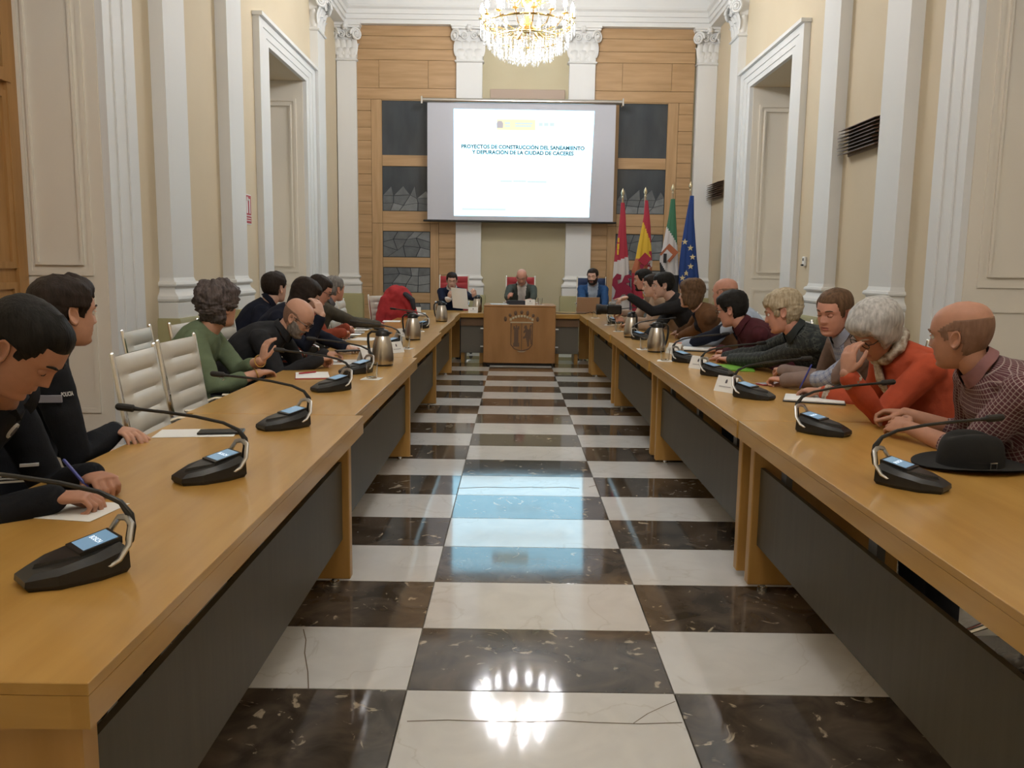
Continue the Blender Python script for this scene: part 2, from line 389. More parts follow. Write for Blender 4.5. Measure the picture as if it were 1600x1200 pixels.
def capital(o, a, n, w_, p, z0, z1):
    b = MB(); H = z1-z0; o0 = o+V3(0, 0, 0)
    rect_loft(b, o0, a, n, w_, p, [(.0, z0), (.02, z0+.005), (.03, z0+.02), (.02, z0+.035), (0, z0+.04), (.0, z0+H*.5), (.02, z0+H*.72), (.05, z0+H*.84), (.05, z0+H*.86)])
    rect_loft(b, o0, a, n, w_, p, [(.03, z0+H*.86), (.075, z0+H*.88), (.075, z0+H*.93), (.09, z0+H*.94), (.09, z0+H), (0, z0+H)])
    f = o+n*p
    for row, (zz, hh, cu) in enumerate(((z0+.05, H*.34, .05), (z0+.10, H*.5, .07))):
        k = 3 if row == 0 else 4
        for i in range(k):
            u = (i-(k-1)/2)*w_/(3 if row == 0 else 3.4); leaf(b, f+a*u+V3(0, 0, zz), a, n, hh, w_*.34, cu)
    for s_ in (-1, 1):
        c = f+a*s_*(w_*.5+.01)+n*.05+V3(0, 0, z0+H*.70)
        d = unit(n+a*s_*.9); t = unit(np.cross(V3(0, 0, 1), d))
        spiral(b, c+d*.01, t*1.0, V3(0, 0, 1), d, H*.17, 2.2, .022, -s_)
        spiral(b, f+a*s_*w_*.2+n*.05+V3(0, 0, z0+H*.70), a, V3(0, 0, 1), n, H*.11, 1.8, .016, s_)
        b.ball(c+d*.025, .035, 10, 6)
        for q in (-.5, 0., .5):   # leaves on the flank
            pass
        leaf(b, o+a*s_*w_*.5+n*p*.5+V3(0, 0, z0+.06), n, a*s_, H*.5, p*.9, .05)
    b.ball(f+n*.09+V3(0, 0, z0+H*.9), (.05, .05, .05), 10, 6)
    for i in range(6):
        q = i*PI/3; b.ball(f+n*.08+a*.045*math.cos(q)+V3(0, 0, z0+H*.9+.045*math.sin(q)), .022, 8, 5)
    return b
trimno = [3]
def pilaster(o, a, n, w_, p, label, zt=5.44, zc=4.84):
    trimno[0] += 1; o, a, n = (np.asarray(q, float) for q in (o, a, n))
    e = struct(empty('trim_%d' % trimno[0], o, label))
    b = MB(); rect_loft(b, o, a, n, w_, p, [(.085, 0), (.085, .90), (.07, .93), (.0, .93)]); b.build('pedestal', olive_m, e, 30)
    b = MB(); rect_loft(b, o, a, n, w_, p, [(.05, .93), (.05, 1.06), (.04, 1.066), (.055, 1.075), (.062, 1.095), (.055, 1.12), (.04, 1.133), (.02, 1.155),
                                       (.012, 1.18), (.016, 1.20), (.034, 1.206), (.038, 1.22), (.03, 1.24), (.012, 1.247), (0, 1.28)]); b.build('base', trim_m, e, 25)
    b = MB(); rect_loft(b, o, a, n, w_, p, [(0, 1.27), (0, zc+.02)]); b.build('shaft', trim_m, e, 0)
    capital(o, a, n, w_, p, zc, zt).build('capital', trim_m, e, 40)
    return e
for (y, w_, nm) in ((7.565, .47, 'nearest the camera'), (9.165, .47, 'before the recessed door'), (13.22, .46, 'in the far corner')):
    pilaster((XL, y, 0), (0, 1, 0), (1, 0, 0), w_, .12, 'white pilaster on olive pedestal on the left wall, '+nm)
    pilaster((XR, y+.02, 0), (0, -1, 0), (-1, 0, 0), w_, .12, 'white pilaster on olive pedestal on the right wall, '+nm)
for (x, w_, nm) in ((-2.90, .33, 'left corner of the end wall'), (-.815, .44, 'end wall left of the screen centre'), (1.10, .44, 'end wall right of the screen centre'), (3.22, .33, 'right corner of the end wall')):
    pilaster((x, YB, 0), (1, 0, 0), (0, -1, 0), w_, .13, 'white pilaster with leafy capital, '+nm)
# ------------------------------------------------------------------ doors: stepped casings, panelled jambs, leaves
doorw_m = M('door_wood_glazed', (.36, .185, .06), .45, var=(.46, .25, .09), vscale=1.5, vstretch=(9, 9, 1))
def ring(b, p0, e1, e2, n, u0, u1, v0, v1, wd, th):
    """rectangular moulding ring lying on a plane"""
    for (a0, a1, c0, c1) in ((u0, u1, v0, v0+wd), (u0, u1, v1-wd, v1), (u0, u0+wd, v0+wd, v1-wd), (u1-wd, u1, v0+wd, v1-wd)):
        b.prism([(a0, c0), (a1, c0), (a1, c1), (a0, c1)], e1, e2, p0, n, th)
dn = [0]
def door(X, s, op, label, wood):
    y0, y1, h = op; dn[0] += 1; n = -s
    e = struct(empty('door_%d' % dn[0], (X, (y0+y1)/2, 0), label))
    b = MB()
    for o0, o1, pr in ((0, .13, .055), (.13, .29, .066), (.29, .45, .078)):
        for (ya, yb) in ((y0-o1, y0-o0), (y1+o0, y1+o1)):
            b.box(min(X, X+n*pr), max(X, X+n*pr), ya, yb, 0, h+o0*.55)
        b.box(min(X, X+n*pr), max(X, X+n*pr), y0-o1, y1+o1, h+o0*.55, h+o1*.55)
    b.box(min(X, X+n*.12), max(X, X+n*.12), y0-.47, y1+.47, h+.2476, h+.29)
    b.build('casing', trim_m, e, 0)
    for (yy, ny) in ((y1, -1), (y0, 1)):       # panelled jambs
        b = MB(); p0 = V3(X, yy, 0)
        ring(b, p0, V3(s, 0, 0), V3(0, 0, 1), V3(0, ny, 0), .10, .60, 1.3, h-.25, .035, .018)
        ring(b, p0, V3(s, 0, 0), V3(0, 0, 1), V3(0, ny, 0), .17, .53, 1.38, h-.33, .02, .03)
        ring(b, p0, V3(s, 0, 0), V3(0, 0, 1), V3(0, ny, 0), .10, .60, .25, 1.15, .035, .018)
        b.prism([(.002, .002), (.68, .002), (.68, h-.002), (.002, h-.002)], V3(s, 0, 0), V3(0, 0, 1), p0, V3(0, ny, 0), .006)
        b.build('jamb_panel', jamb_m, e, 0)
    xd = X+s*(DEP-.08); m = doorw_m if wood else jamb_m
    for k in range(2):
        ya, yb = (y0, (y0+y1)/2-.003) if k == 0 else ((y0+y1)/2+.003, y1)
        b = MB().box(min(xd, xd+s*.06), max(xd, xd+s*.06), ya+.01, yb-.01, .01, h-.01)
        ring(b, V3(xd, ya, 0), V3(0, 1, 0), V3(0, 0, 1), V3(n, 0, 0), .02, yb-ya-.02, .02, h-.02, .12, .03)
        for (za, zb) in ((.12, 1.25), (1.35, 2.62)):
            ring(b, V3(xd, ya, 0), V3(0, 1, 0), V3(0, 0, 1), V3(n, 0, 0), .14, yb-ya-.14, za, zb, .05, .02)
        ring(b, V3(xd, ya, 0), V3(0, 1, 0), V3(0, 0, 1), V3(n, 0, 0), .10, yb-ya-.10, 2.68, h-.08, .09, .04)
        lf = b.build('leaf', m, e, 0)
        bx('glazing', pane_m, *sorted((xd+n*.004, xd-n*.01)), ya+.19, yb-.19, 2.77, h-.17, lf)
        MB().tube([(xd+n*.05, (yb-.07 if k == 0 else ya+.07), 1.0), (xd+n*.05, (yb-.07 if k == 0 else ya+.07), 1.16)], .012, 8).build('handle', chrome_m, lf)
for op, nm in ((OPEN[0], 'near'), (OPEN[1], 'far')):
    door(XL, -1, op, 'deep %s doorway with stepped white casing in the left wall' % nm, nm == 'near')
    door(XR, 1, op, 'deep %s doorway with stepped white casing in the right wall' % nm, False)
# ------------------------------------------------------------------ oak panelling with stone display panes on the end wall
def stone_pane(e, x0, x1, z0, z1, y, seed, mode):
    rg = random.Random(seed)
    p = bx('pane', pane_m, x0, x1, y, y+.02, z0, z1, e)
    if mode == 0: return
    zt = z1 if mode == 2 else z0+(z1-z0)*.52
    nx, nz = 4, 3; P = {}
    for i in range(nx+1):
        for j in range(nz+1):
            jx = 0 if i in (0, nx) else rg.uniform(-.34, .34); jz = 0 if (j == 0 or (j == nz and mode == 2)) else rg.uniform(-.34, .34)
            sk = (j/nz-.5)*.7*(0 if i in (0, nx) else 1)
            P[i, j] = (x0+.006+(x1-x0-.012)*min(max((i+jx+sk)/nx, 0), 1), z0+.006+(zt-z0-.012)*min(max((j+jz)/nz, 0), 1.25 if mode == 1 else 1))
    for i in range(nx):
        for j in range(nz):
            q = [P[i, j], P[i+1, j], P[i+1, j+1], P[i, j+1]]
            if mode == 1 and j == nz-1:
                q = [q[0], q[1], ((q[2][0]+q[3][0])/2, max(q[2][1], q[3][1]))]
            c = (sum(a for a, _ in q)/len(q), sum(a for _, a in q)/len(q)); q = [(c[0]+(a-c[0])*.93, c[1]+(b_-c[1])*.93) for a, b_ in q]
            area = abs(sum(q[k][0]*q[(k+1) % len(q)][1]-q[(k+1) % len(q)][0]*q[k][1] for k in range(len(q))))/2
            if area < .0015: continue
            MB().prism(q, V3(1, 0, 0), V3(0, 0, 1), V3(0, y, 0), V3(0, -1, 0), rg.uniform(.006, .016)).build('stone', slate_m if (rg.random() < .6 and i > 0) else slate2_m, p, 0)
def panelling(mx, label):
    f = (lambda x: x) if mx is None else (lambda x: mx-x)
    trimno[0] += 1; e = struct(empty('trim_%d' % trimno[0], (f(-1.9), YB, 0), label)); g = .0022
    bx('backing', M('panel_backing_dark', (.09, .05, .02), .7), *sorted((f(-2.75), f(-1.02))), YB-.03, YB+.01, 0, 5.44, e)
    def board(x0, x1, z0, z1, m=wood_m, out=.06):
        a, b_ = sorted((f(x0), f(x1))); bx('board', m, a+g, b_-g, YB-out, YB-.02, z0+g, z1-g, e, .003)
    board(-2.75, -1.02, 5.27, 5.44); board(-2.75, -1.02, 5.06, 5.27); board(-2.75, -1.02, 4.88, 5.06)
    for a, b_ in ((-2.75, -2.36), (-2.36, -1.52), (-1.52, -1.02)): board(a, b_, 4.42, 4.88)
    board(-2.75, -1.02, 4.235, 4.42)
    z = 4.235; k = 0
    while z > .05:
        h = (.19, .28, .22, .31, .25)[k % 5]; zz = max(0, z-h)
        board(-2.75, -2.50, zz, z); board(-1.335, -1.02, zz, z); z = zz; k += 1
    for z0, z1 in ((0, 2.15), (2.15, 4.235)):
        board(-2.50, -2.315, z0, z1, woodv_m); board(-1.485, -1.335, z0, z1, woodv_m)
    for z0, z1 in ((4.215, 4.235), (3.12, 3.31), (2.15, 2.36), (2.015, 2.15), (1.39, 1.565), (.77, .95), (0, .2)):
        board(-2.315, -1.485, z0, z1)
    for i, (z0, z1, mode) in enumerate(((3.31, 4.215, 0), (2.36, 3.12, 1), (1.565, 2.015, 2), (.95, 1.39, 2), (.2, .77, 2))):
        a, b_ = sorted((f(-2.315), f(-1.485))); stone_pane(e, a, b_, z0, z1, YB-.04, 11*i+(0 if mx is None else 100), mode)
panelling(None, 'oak board panelling with dark stone panes left of the screen')
panelling(.27, 'oak board panelling with dark stone panes right of the screen')
board_m = M('wall_board_pink', (.42, .32, .25), .6)
tag(bx('wall_board', board_m, -.46, .82, YB-.05, YB-.002, 3.3, 4.43, None, .006), 'plain pinkish board on the end wall behind the top of the screen', 'board')
# ------------------------------------------------------------------ projection screen
SY = 14.6
scr = empty('projection_screen', (.08, SY, 2.2), 'wide white projection screen pulled down from a chrome roller on the end wall', 'screen')
MB().tube([(-1.60, SY, 4.175), (1.78, SY, 4.175)], .043, 20, cap=False).build('roller_case', M('roller_steel', (.55, .53, .5), .22, 1.0), scr)
for x in (-1.61, 1.76):
    MB().box(x, x+.03, SY-.06, SY+.06, 4.11, 4.235, 0, .006).tube([(x+.015, SY, 4.20), (x+.015, YB-.2, 4.20)], .014, 8).build('bracket', chrome_m, scr)
fab_m = M('screen_fabric', (.50, .505, .55), .8)
bx('fabric', fab_m, -1.505, 1.665, SY-.004, SY+.002, 2.2, 4.15, scr)
MB().tube([(-1.56, SY, 2.19), (1.71, SY, 2.19)], .018, 10).build('bottom_bar', blackm_m, scr)
slide_m = M('slide_light', (0, 0, 0), 1., spec=0, emit=(.44, .80, 1.0), estr=SLIDE_EMIT)
sl = MB(); yy = SY-.008
sl.add([(-1.05, yy, 2.277), (1.255, yy, 2.277), (1.305, yy, 4.032), (-1.061, yy, 4.04), (-1.05, yy+.002, 2.277), (1.255, yy+.002, 2.277), (1.305, yy+.002, 4.032), (-1.061, yy+.002, 4.04)],
       [(0, 1, 2, 3), (7, 6, 5, 4), (0, 4, 5, 1), (1, 5, 6, 2), (2, 6, 7, 3), (3, 7, 4, 0)])
slide = sl.build('slide', slide_m, scr, 0)
def sp(x, y): p = ony(x, y, SY-.011); return p
title_m = M('slide_title_teal', (0, 0, 0), 1., spec=0, emit=(.02, .06, .07), estr=1.0)
faint_m = M('slide_faint_grey', (0, 0, 0), 1., spec=0, emit=(.80, .95, .96), estr=1.0)
yel_m = M('slide_yellow', (0, 0, 0), 1., spec=0, emit=(1.0, .96, .66), estr=1.05)
p = sp(817, 230.5); text_obj('title_line', 'PROYECTOS DE CONSTRUCCION DEL SANEAMIENTO', .085, title_m, p, (1, 0, -.004), (0, 0, 1), scr, .0032, 2.08)
p = sp(817, 239); text_obj('title_line', 'Y DEPURACION DE LA CIUDAD DE CACERES', .085, title_m, p, (1, 0, -.004), (0, 0, 1), scr, .0032, 1.72)
def ext(t): me = text_mesh(t, .085); xs = [v.co.x for v in me.vertices]; return max(xs)-min(xs)
for full, pre, last, q, W in (('PROYECTOS DE CONSTRUCCION DEL SANEAMIENTO', 'PROYECTOS DE CONSTRUCCIO', 'O', (817, 230.5), 2.08), ('Y DEPURACION DE LA CIUDAD DE CACERES', 'Y DEPURACIO', 'O', (817, 239), 1.72),
                              ('Y DEPURACION DE LA CIUDAD DE CACERES', 'Y DEPURACION DE LA CIUDAD DE CA', 'A', (817, 239), 1.72)):
    c = sp(*q); x = c[0]-W/2+(ext(pre)-ext(last)/2)/ext(full)*W
    MB().prism([(x-.008, c[2]+.036), (x+.004, c[2]+.036), (x+.018, c[2]+.054), (x+.004, c[2]+.054)], V3(1, 0, 0), V3(0, 0, 1), V3(0, SY-.011, 0), V3(0, -1, 0), .0006).build('title_accent', title_m, scr, 0)
a, b_ = sp(776, 203), sp(837, 187); bx('logo_strip', yel_m, a[0], b_[0], SY-.0105, SY-.009, a[2], b_[2], scr)
mark_m = M('slide_emblem', (0, 0, 0), 1., spec=0, emit=(.62, .58, .60), estr=1.)
b = MB(); c = sp(781, 195)
b.prism([(-.05, -.05), (.05, -.05), (.055, .02), (.03, .06), (-.03, .06), (-.055, .02)], V3(1, 0, 0), V3(0, 0, 1), V3(c[0], SY-.012, c[2]), V3(0, -1, 0), .002); b.build('emblem', mark_m, scr, 0)
for (x0, x1, y0, y1) in ((789, 797, 191, 194), (789, 797, 196, 198), (805, 832, 192, 194), (805, 830, 196, 198), (842, 848, 192, 197), (850, 857, 192, 197), (859, 866, 192, 197), (782, 800, 282, 284.5), (802, 822, 282, 284.5), (824, 854, 283, 285.5), (722, 790, 326, 328)):
    a, b_ = sp(x0, y1), sp(x1, y0); bx('slide_mark', faint_m, a[0], b_[0], SY-.0115, SY-.0105, a[2], b_[2], scr)
# ------------------------------------------------------------------ chandelier
def chandelier(C0, label, power, detail):
    e = empty('chandelier', C0, label, 'chandelier')
    gold = M('gilt_brass', (.75, .52, .20), .25, 1.0); bulb = M('lit_candle_bulb_%d' % power, (1, 1, 1), .5, emit=(.98, .99, 1.02), estr=power)
    cry = M('cut_crystal', (.85, .88, .92), .12, spec=1., alpha=.35)
    c = np.array(C0)
    MB().tube([c+V3(0, 0, .5), c+V3(0, 0, ZC-c[2])], .018, 8).build('chain', gold, e)
    MB().lathe([(.02, -.1), (.09, -.05), (.05, .05), (.03, .2), (.08, .3), (.05, .42), (.1, .5), (.02, .56)], c, 20).build('stem', gold, e)
    for (z, r, nm) in ((.0, .56, 'ring'), (.42, .36, 'ring'), (-.16, .42, 'ring')):
        MB().tube([c+V3(r*math.cos(t*PI/18), r*math.sin(t*PI/18), z) for t in range(37)], .014, 6, cap=False).build(nm, gold, e)
    for (n_, r, z, rt) in ((16, .58, .06, .56), (8, .36, .44, .34)):
        for k in range(n_):
            t = 2*PI*(k+.3)/n_; d = V3(math.cos(t), math.sin(t), 0)
            a = MB().tube([c+d*.05+V3(0, 0, z-.05), c+d*r*.4+V3(0, 0, z-.16), c+d*r*.8+V3(0, 0, z-.12), c+d*r+V3(0, 0, z)], [.012, .011, .009, .008], 6)
            a.lathe([(.01, z-.01), (.045, z), (.045, z+.008), (.014, z+.01), (.013, z+.07), (.004, z+.072)], c+d*r, 10)
            arm = a.build('arm', gold, e)
            MB().lathe([(.004, z+.068), (.023, z+.090), (.028, z+.115), (.017, z+.155), (.002, z+.19)], c+d*r, 8).build('bulb', bulb, arm)
    rg = random.Random(3); b = MB()
    def gem(p, s):
        b.add([p+V3(0, 0, s*1.4), p+V3(s*.6, 0, 0), p+V3(0, s*.6, 0), p+V3(-s*.6, 0, 0), p+V3(0, -s*.6, 0), p+V3(0, 0, -s*1.6)],
              [(0, 1, 2), (0, 2, 3), (0, 3, 4), (0, 4, 1), (5, 2, 1), (5, 3, 2), (5, 4, 3), (5, 1, 4)])
    for k in range(detail):
        r = .57*math.sqrt(rg.random()); t = rg.random()*2*PI; zb = -.40*math.sqrt(max(0, 1-(r/.60)**2))-.03+rg.uniform(-.035, .03)
        for j in range(rg.choice((2, 3, 4))):
            gem(c+V3(r*math.cos(t), r*math.sin(t), zb+j*.045), rg.uniform(.011, .019))
    for k in range(int(detail*.7)):
        t = rg.random()*2*PI; r = rg.choice((.36, .42, .56, .6)); z0 = {.36: .40, .42: -.18, .56: -.03, .6: .02}[r]
        for j in range(rg.choice((3, 4))): gem(c+V3(r*math.cos(t), r*math.sin(t), z0-j*.04), rg.uniform(.010, .016))
    o = b.build('crystals', cry, e, 0, fix=False); o['kind'] = 'stuff'
    return e
chandelier(CHAND, 'lit crystal chandelier with candle bulbs hanging in front of the screen', CHAND_EMIT, 330)
chandelier((.12, 1.5, 4.6), 'unseen crystal chandelier added to light the near half of the hall', HALL_FILL_EMIT, 60)
# ------------------------------------------------------------------ council tables
bracket_m = M('grey_bracket', (.10, .10, .10), .5, .4)
def side_table(xi, s, y0, y1, label, dep=.75, panel=True, m=None):
    xo = xi+s*dep; e = empty('council_table', ((xi+xo)/2, (y0+y1)/2, 0), label, 'table', 'beech council tables in the horseshoe')
    X = lambda a, b_: tuple(sorted((xi+s*a, xi+s*b_)))
    bx('top', m or table_m, *X(0, dep), y0, y1, TZ-.022, TZ, e, .0015)
    b = MB(); b.box(*X(0, .03), y0, y1, TZ-.078, TZ-.022, 0, 0); b.build('edge_band', m or table_m, e, 0)
    b = MB(); b.box(*X(.03, dep), y0, y0+.03, TZ-.078, TZ-.022, 0, 0); b.build('edge_band', tablex_m, e, 0)
    for yy in (y0+.055, y1-.11):
        lg = bx('leg_panel', leg_m, *X(.045, dep-.05), yy, yy+.055, .03, TZ-.08, e, .004)
        MB().lathe([(.022, .0), (.022, .012), (.012, .014), (.012, .03)], (xi+s*.12, yy+.027, 0), 12).build('levelling_foot', chrome_m, lg)
    if panel:
        p = bx('modesty_panel', modesty_m, *X(.075, .093), y0+.115, y1-.115, .215, .56, e)
        for q in (.15, .5, .85):
            yq = y0+(y1-y0)*q; bx('bracket', bracket_m, *X(.094, .12), yq-.03, yq+.03, .50, TZ-.08, p)
    return e
ordn = ('nearest to the camera', 'second from the camera', 'third from the camera', 'fourth from the camera')
LT = ((-.662, 1.24, 3.66), (-.70, 3.668, 6.08), (-.735, 6.088, 8.5), (-.765, 8.508, 11.0))
RT = ((1.00, 1.24, 3.66), (.995, 3.668, 6.08), (.985, 6.088, 8.5), (.97, 8.508, 11.0))
for k in range(4):
    side_table(LT[k][0], -1, LT[k][1], LT[k][2], 'beech council table in the left row, '+ordn[k])
    side_table(RT[k][0], 1, RT[k][1], RT[k][2], 'beech council table in the right row, '+ordn[k])
side_table(-.785, -1, 11.008, 12.95, 'beech corner table joining the left row to the head table', panel=False)
side_table(.955, 1, 11.008, 12.95, 'beech corner table joining the right row to the head table', panel=False)
def head_table(x0, x1, label):
    e = empty('head_table', ((x0+x1)/2, 12.55, 0), label, 'table', 'beech council tables in the horseshoe')
    bx('top', tablex_m, x0, x1, 12.2, 12.95, TZ-.022, TZ, e, .003); bx('edge_band', tablex_m, x0, x1, 12.2, 12.23, TZ-.062, TZ-.0225, e, .003)
    bx('apron', M('table_apron_brown', (.20, .115, .06), .5), x0+.004, x1-.004, 12.27, 12.30, .56, TZ-.0225, e)
    bx('modesty_panel', M('grey_modesty_laminate', (.17, .155, .125), .5), x0+.004, x1-.004, 12.31, 12.33, .16, .558, e)
    for x in (x0+.005, x1-.06): bx('leg_panel', leg_m, x, x+.055, 12.34, 12.9, 0.0, TZ-.024, e, .004)
head_table(-.783, -.445, 'short beech head table left of the crest desk')
head_table(.605, .953, 'short beech head table right of the crest desk')
# the chairman's desk with carved town crest
DX0, DX1, DY0, DY1, DZ = -.44, .60, 12.08, 12.85, .872
dk = empty('crest_desk', (.08, 12.45, 0), 'boxy wooden chairman desk with a carved town crest on its front', 'desk')
desk_m = M('desk_cherry', (.36, .175, .06), .4, var=(.44, .225, .085), vscale=1.5, vstretch=(5, 5, 1))
bx('plinth', blackm_m, DX0+.05, DX1-.05, DY0+.05, DY1-.05, 0, .035, dk)
bx('body', desk_m, DX0, DX1, DY0, DY1, .036, DZ-.022, dk, .012); bx('top', desk_m, DX0, DX1, DY0, DY1, DZ-.02, DZ, dk, .004)
yk = DY0; dp = lambda x, y: ony(x, y, yk)
carve_m = M('carved_dark_inlay', (.16, .095, .06), .6); silv_m = M('crest_silver', (.62, .55, .42), .3, .8)
b = MB(); c = dp(815, 500); K = .0093
for i in range(9):                                  # crown band with stones
    t = PI*(.28+.44*i/8); q = V3(c[0]+math.cos(t)*.245, yk, c[2]-.16+math.sin(t)*.215)
    b.box(q[0]-.016, q[0]+.016, yk-.012, yk, q[2]-.017, q[2]+.017, 0, .004)
b.build('crown_band', silv_m, dk)
for i in range(7):
    b = MB(); t = PI*(.22+.56*i/6); q = V3(c[0]+math.cos(t)*.30, yk, c[2]-.16+math.sin(t)*.27)
    b.ball((q[0], yk-.004, q[2]), (.022, .012, .026 if i % 2 else .036), 10, 6); b.build('crown_point', carve_m, dk)
s0, s1 = dp(798, 548), dp(832, 505); sx0, sx1, sz0, sz1 = s0[0], s1[0], s0[2], s1[2]; sm = (sx0+sx1)/2
b = MB(); b.prism([(sx0-.01, sz1), (sx1+.01, sz1), (sx1+.01, sz1+.018), (sx0-.01, sz1+.018)], V3(1, 0, 0), V3(0, 0, 1), V3(0, yk, 0), V3(0, -1, 0), .012); b.build('crest_bar', silv_m, dk, 0)
b = MB(); b.prism([(sm-.07, sz0+.0), (sm-.03, sz0-.018), (sm+.03, sz0-.018), (sm+.07, sz0), (sm+.03, sz0-.006), (sm-.03, sz0-.006)], V3(1, 0, 0), V3(0, 0, 1), V3(0, yk, 0), V3(0, -1, 0), .01); b.build('crest_bar', silv_m, dk, 0)
b = MB()
shield = [(sx0, sz1), (sx0, sz0+.09), (sx0+.05, sz0+.03), (sm, sz0), (sx1-.05, sz0+.03), (sx1, sz0+.09), (sx1, sz1)]
for p, q in zip(shield, shield[1:]): b.tube([(p[0], yk, p[1]), (q[0], yk, q[1])], .007, 6)
b.tube([(sm, yk, sz0), (sm, yk, sz1)], .005, 6); b.build('shield_outline', carve_m, dk)
hw = (sx1-sx0)/2
def silh(pts, ox): return MB().prism([(ox+x*hw, sz0+.06+z*(sz1-sz0-.09)) for x, z in pts], V3(1, 0, 0), V3(0, 0, 1), V3(0, yk, 0), V3(0, -1, 0), .006)
silh([(.22, 0), (.78, 0), (.78, .16), (.70, .2), (.70, .8), (.78, .8), (.78, .95), (.62, .95), (.62, .88), (.56, .88), (.56, 1), (.44, 1), (.44, .88), (.38, .88), (.38, .95), (.22, .95), (.22, .8), (.30, .8), (.30, .2), (.22, .16)], sx0).build('carved_castle', carve_m, dk, 0)
silh([(.55, 0), (.72, .02), (.70, .2), (.78, .4), (.86, .1), (.95, .12), (.88, .45), (.92, .7), (.82, .9), (.95, 1.0), (.78, 1.02), (.72, .8), (.55, .82), (.45, 1.0), (.28, .98), (.22, .86), (.34, .82), (.15, .7), (.2, .62), (.38, .68), (.3, .5), (.12, .45), (.16, .36), (.4, .42), (.5, .2)], sm).build('carved_lion', carve_m, dk, 0)
for s_, x in ((-1, DX0), (1, DX1)):
    for z in (.53, .27): bx('side_pull', white_m, *sorted((x-s_*.005, x+s_*.045)), DY0+.04, DY0+.10, z-.008, z+.008, dk, .003)
# ------------------------------------------------------------------ wall fittings
cop_m = M('copper_brown_slat', (.16, .085, .055), .4, .5)
for (y0, y1, z0, nm, ns) in ((7.93, 8.86, 2.58, 'between the two near pilasters', 8), (13.95, 14.78, 2.60, 'in the far right corner', 8)):
    e = empty('louvred_wall_light', (XR, (y0+y1)/2, z0), 'brown louvred wall light on the right wall '+nm, 'wall light', 'louvred wall lights')
    bx('back_plate', M('louvre_back', (.30, .24, .17), .6), XR-.012, XR-.001, y0+.05, y1-.05, z0-.01, z0+.27, e)
    for k in range(ns):
        z = z0+k*.034; off = .03*(k % 3)
        b = MB(); b.prism([(0, .0), (.10, -.022), (.10, -.016), (0, .008)], V3(-1, 0, 0), V3(0, 0, 1), V3(XR-.013, y0+off, z+.02), V3(0, 1, 0), y1-y0-off*.6-.04)
        b.build('slat', cop_m, e, 0)
e = empty('fire_sign', (XL, 9.82, 1.9), 'small red and white fire equipment sign on the left wall', 'sign')
red_m = M('sign_red', (.42, .03, .035), .5)
y0, y1 = 9.71, 9.93
bx('plate', white_m, XL+.001, XL+.008, y0, y1, 1.86, 2.20, e); bx('red_field', red_m, XL+.009, XL+.011, y0+.012, y1-.012, 1.965, 2.188, e); bx('red_field', red_m, XL+.009, XL+.011, y0+.012, y1-.012, 1.872, 1.955, e)
b = MB(); b.box(XL+.0115, XL+.013, y0+.045, y0+.085, 1.985, 2.13); b.tube([(XL+.012, y0+.065, 2.13), (XL+.012, y0+.065, 2.16)], .012, 6); b.tube([(XL+.012, y0+.075, 2.165), (XL+.012, y0+.13, 2.13)], .006, 6); b.box(XL+.0115, XL+.013, y0+.14, y0+.17, 1.985, 2.15); b.build('pictogram', white_m, e, 0)
bx('white_line', white_m, XL+.0115, XL+.0125, y0+.03, y1-.03, 1.90, 1.908, e); bx('white_line', white_m, XL+.0115, XL+.0125, y0+.03, y1-.03, 1.925, 1.933, e)
e = empty('thermostat', (XR, 9.9, 1.45), 'small white wall switch box between door casing and pilaster on the right wall', 'switch')
bx('case', white_m, XR-.03, XR-.001, 9.86, 9.94, 1.47, 1.58, e, .006); bx('display', blackm_m, XR-.033, XR-.031, 9.885, 9.915, 1.53, 1.56, e)
bx('knob', blackm_m, XR-.05, XR-.031, 9.87, 9.92, 1.472, 1.492, e, .004)
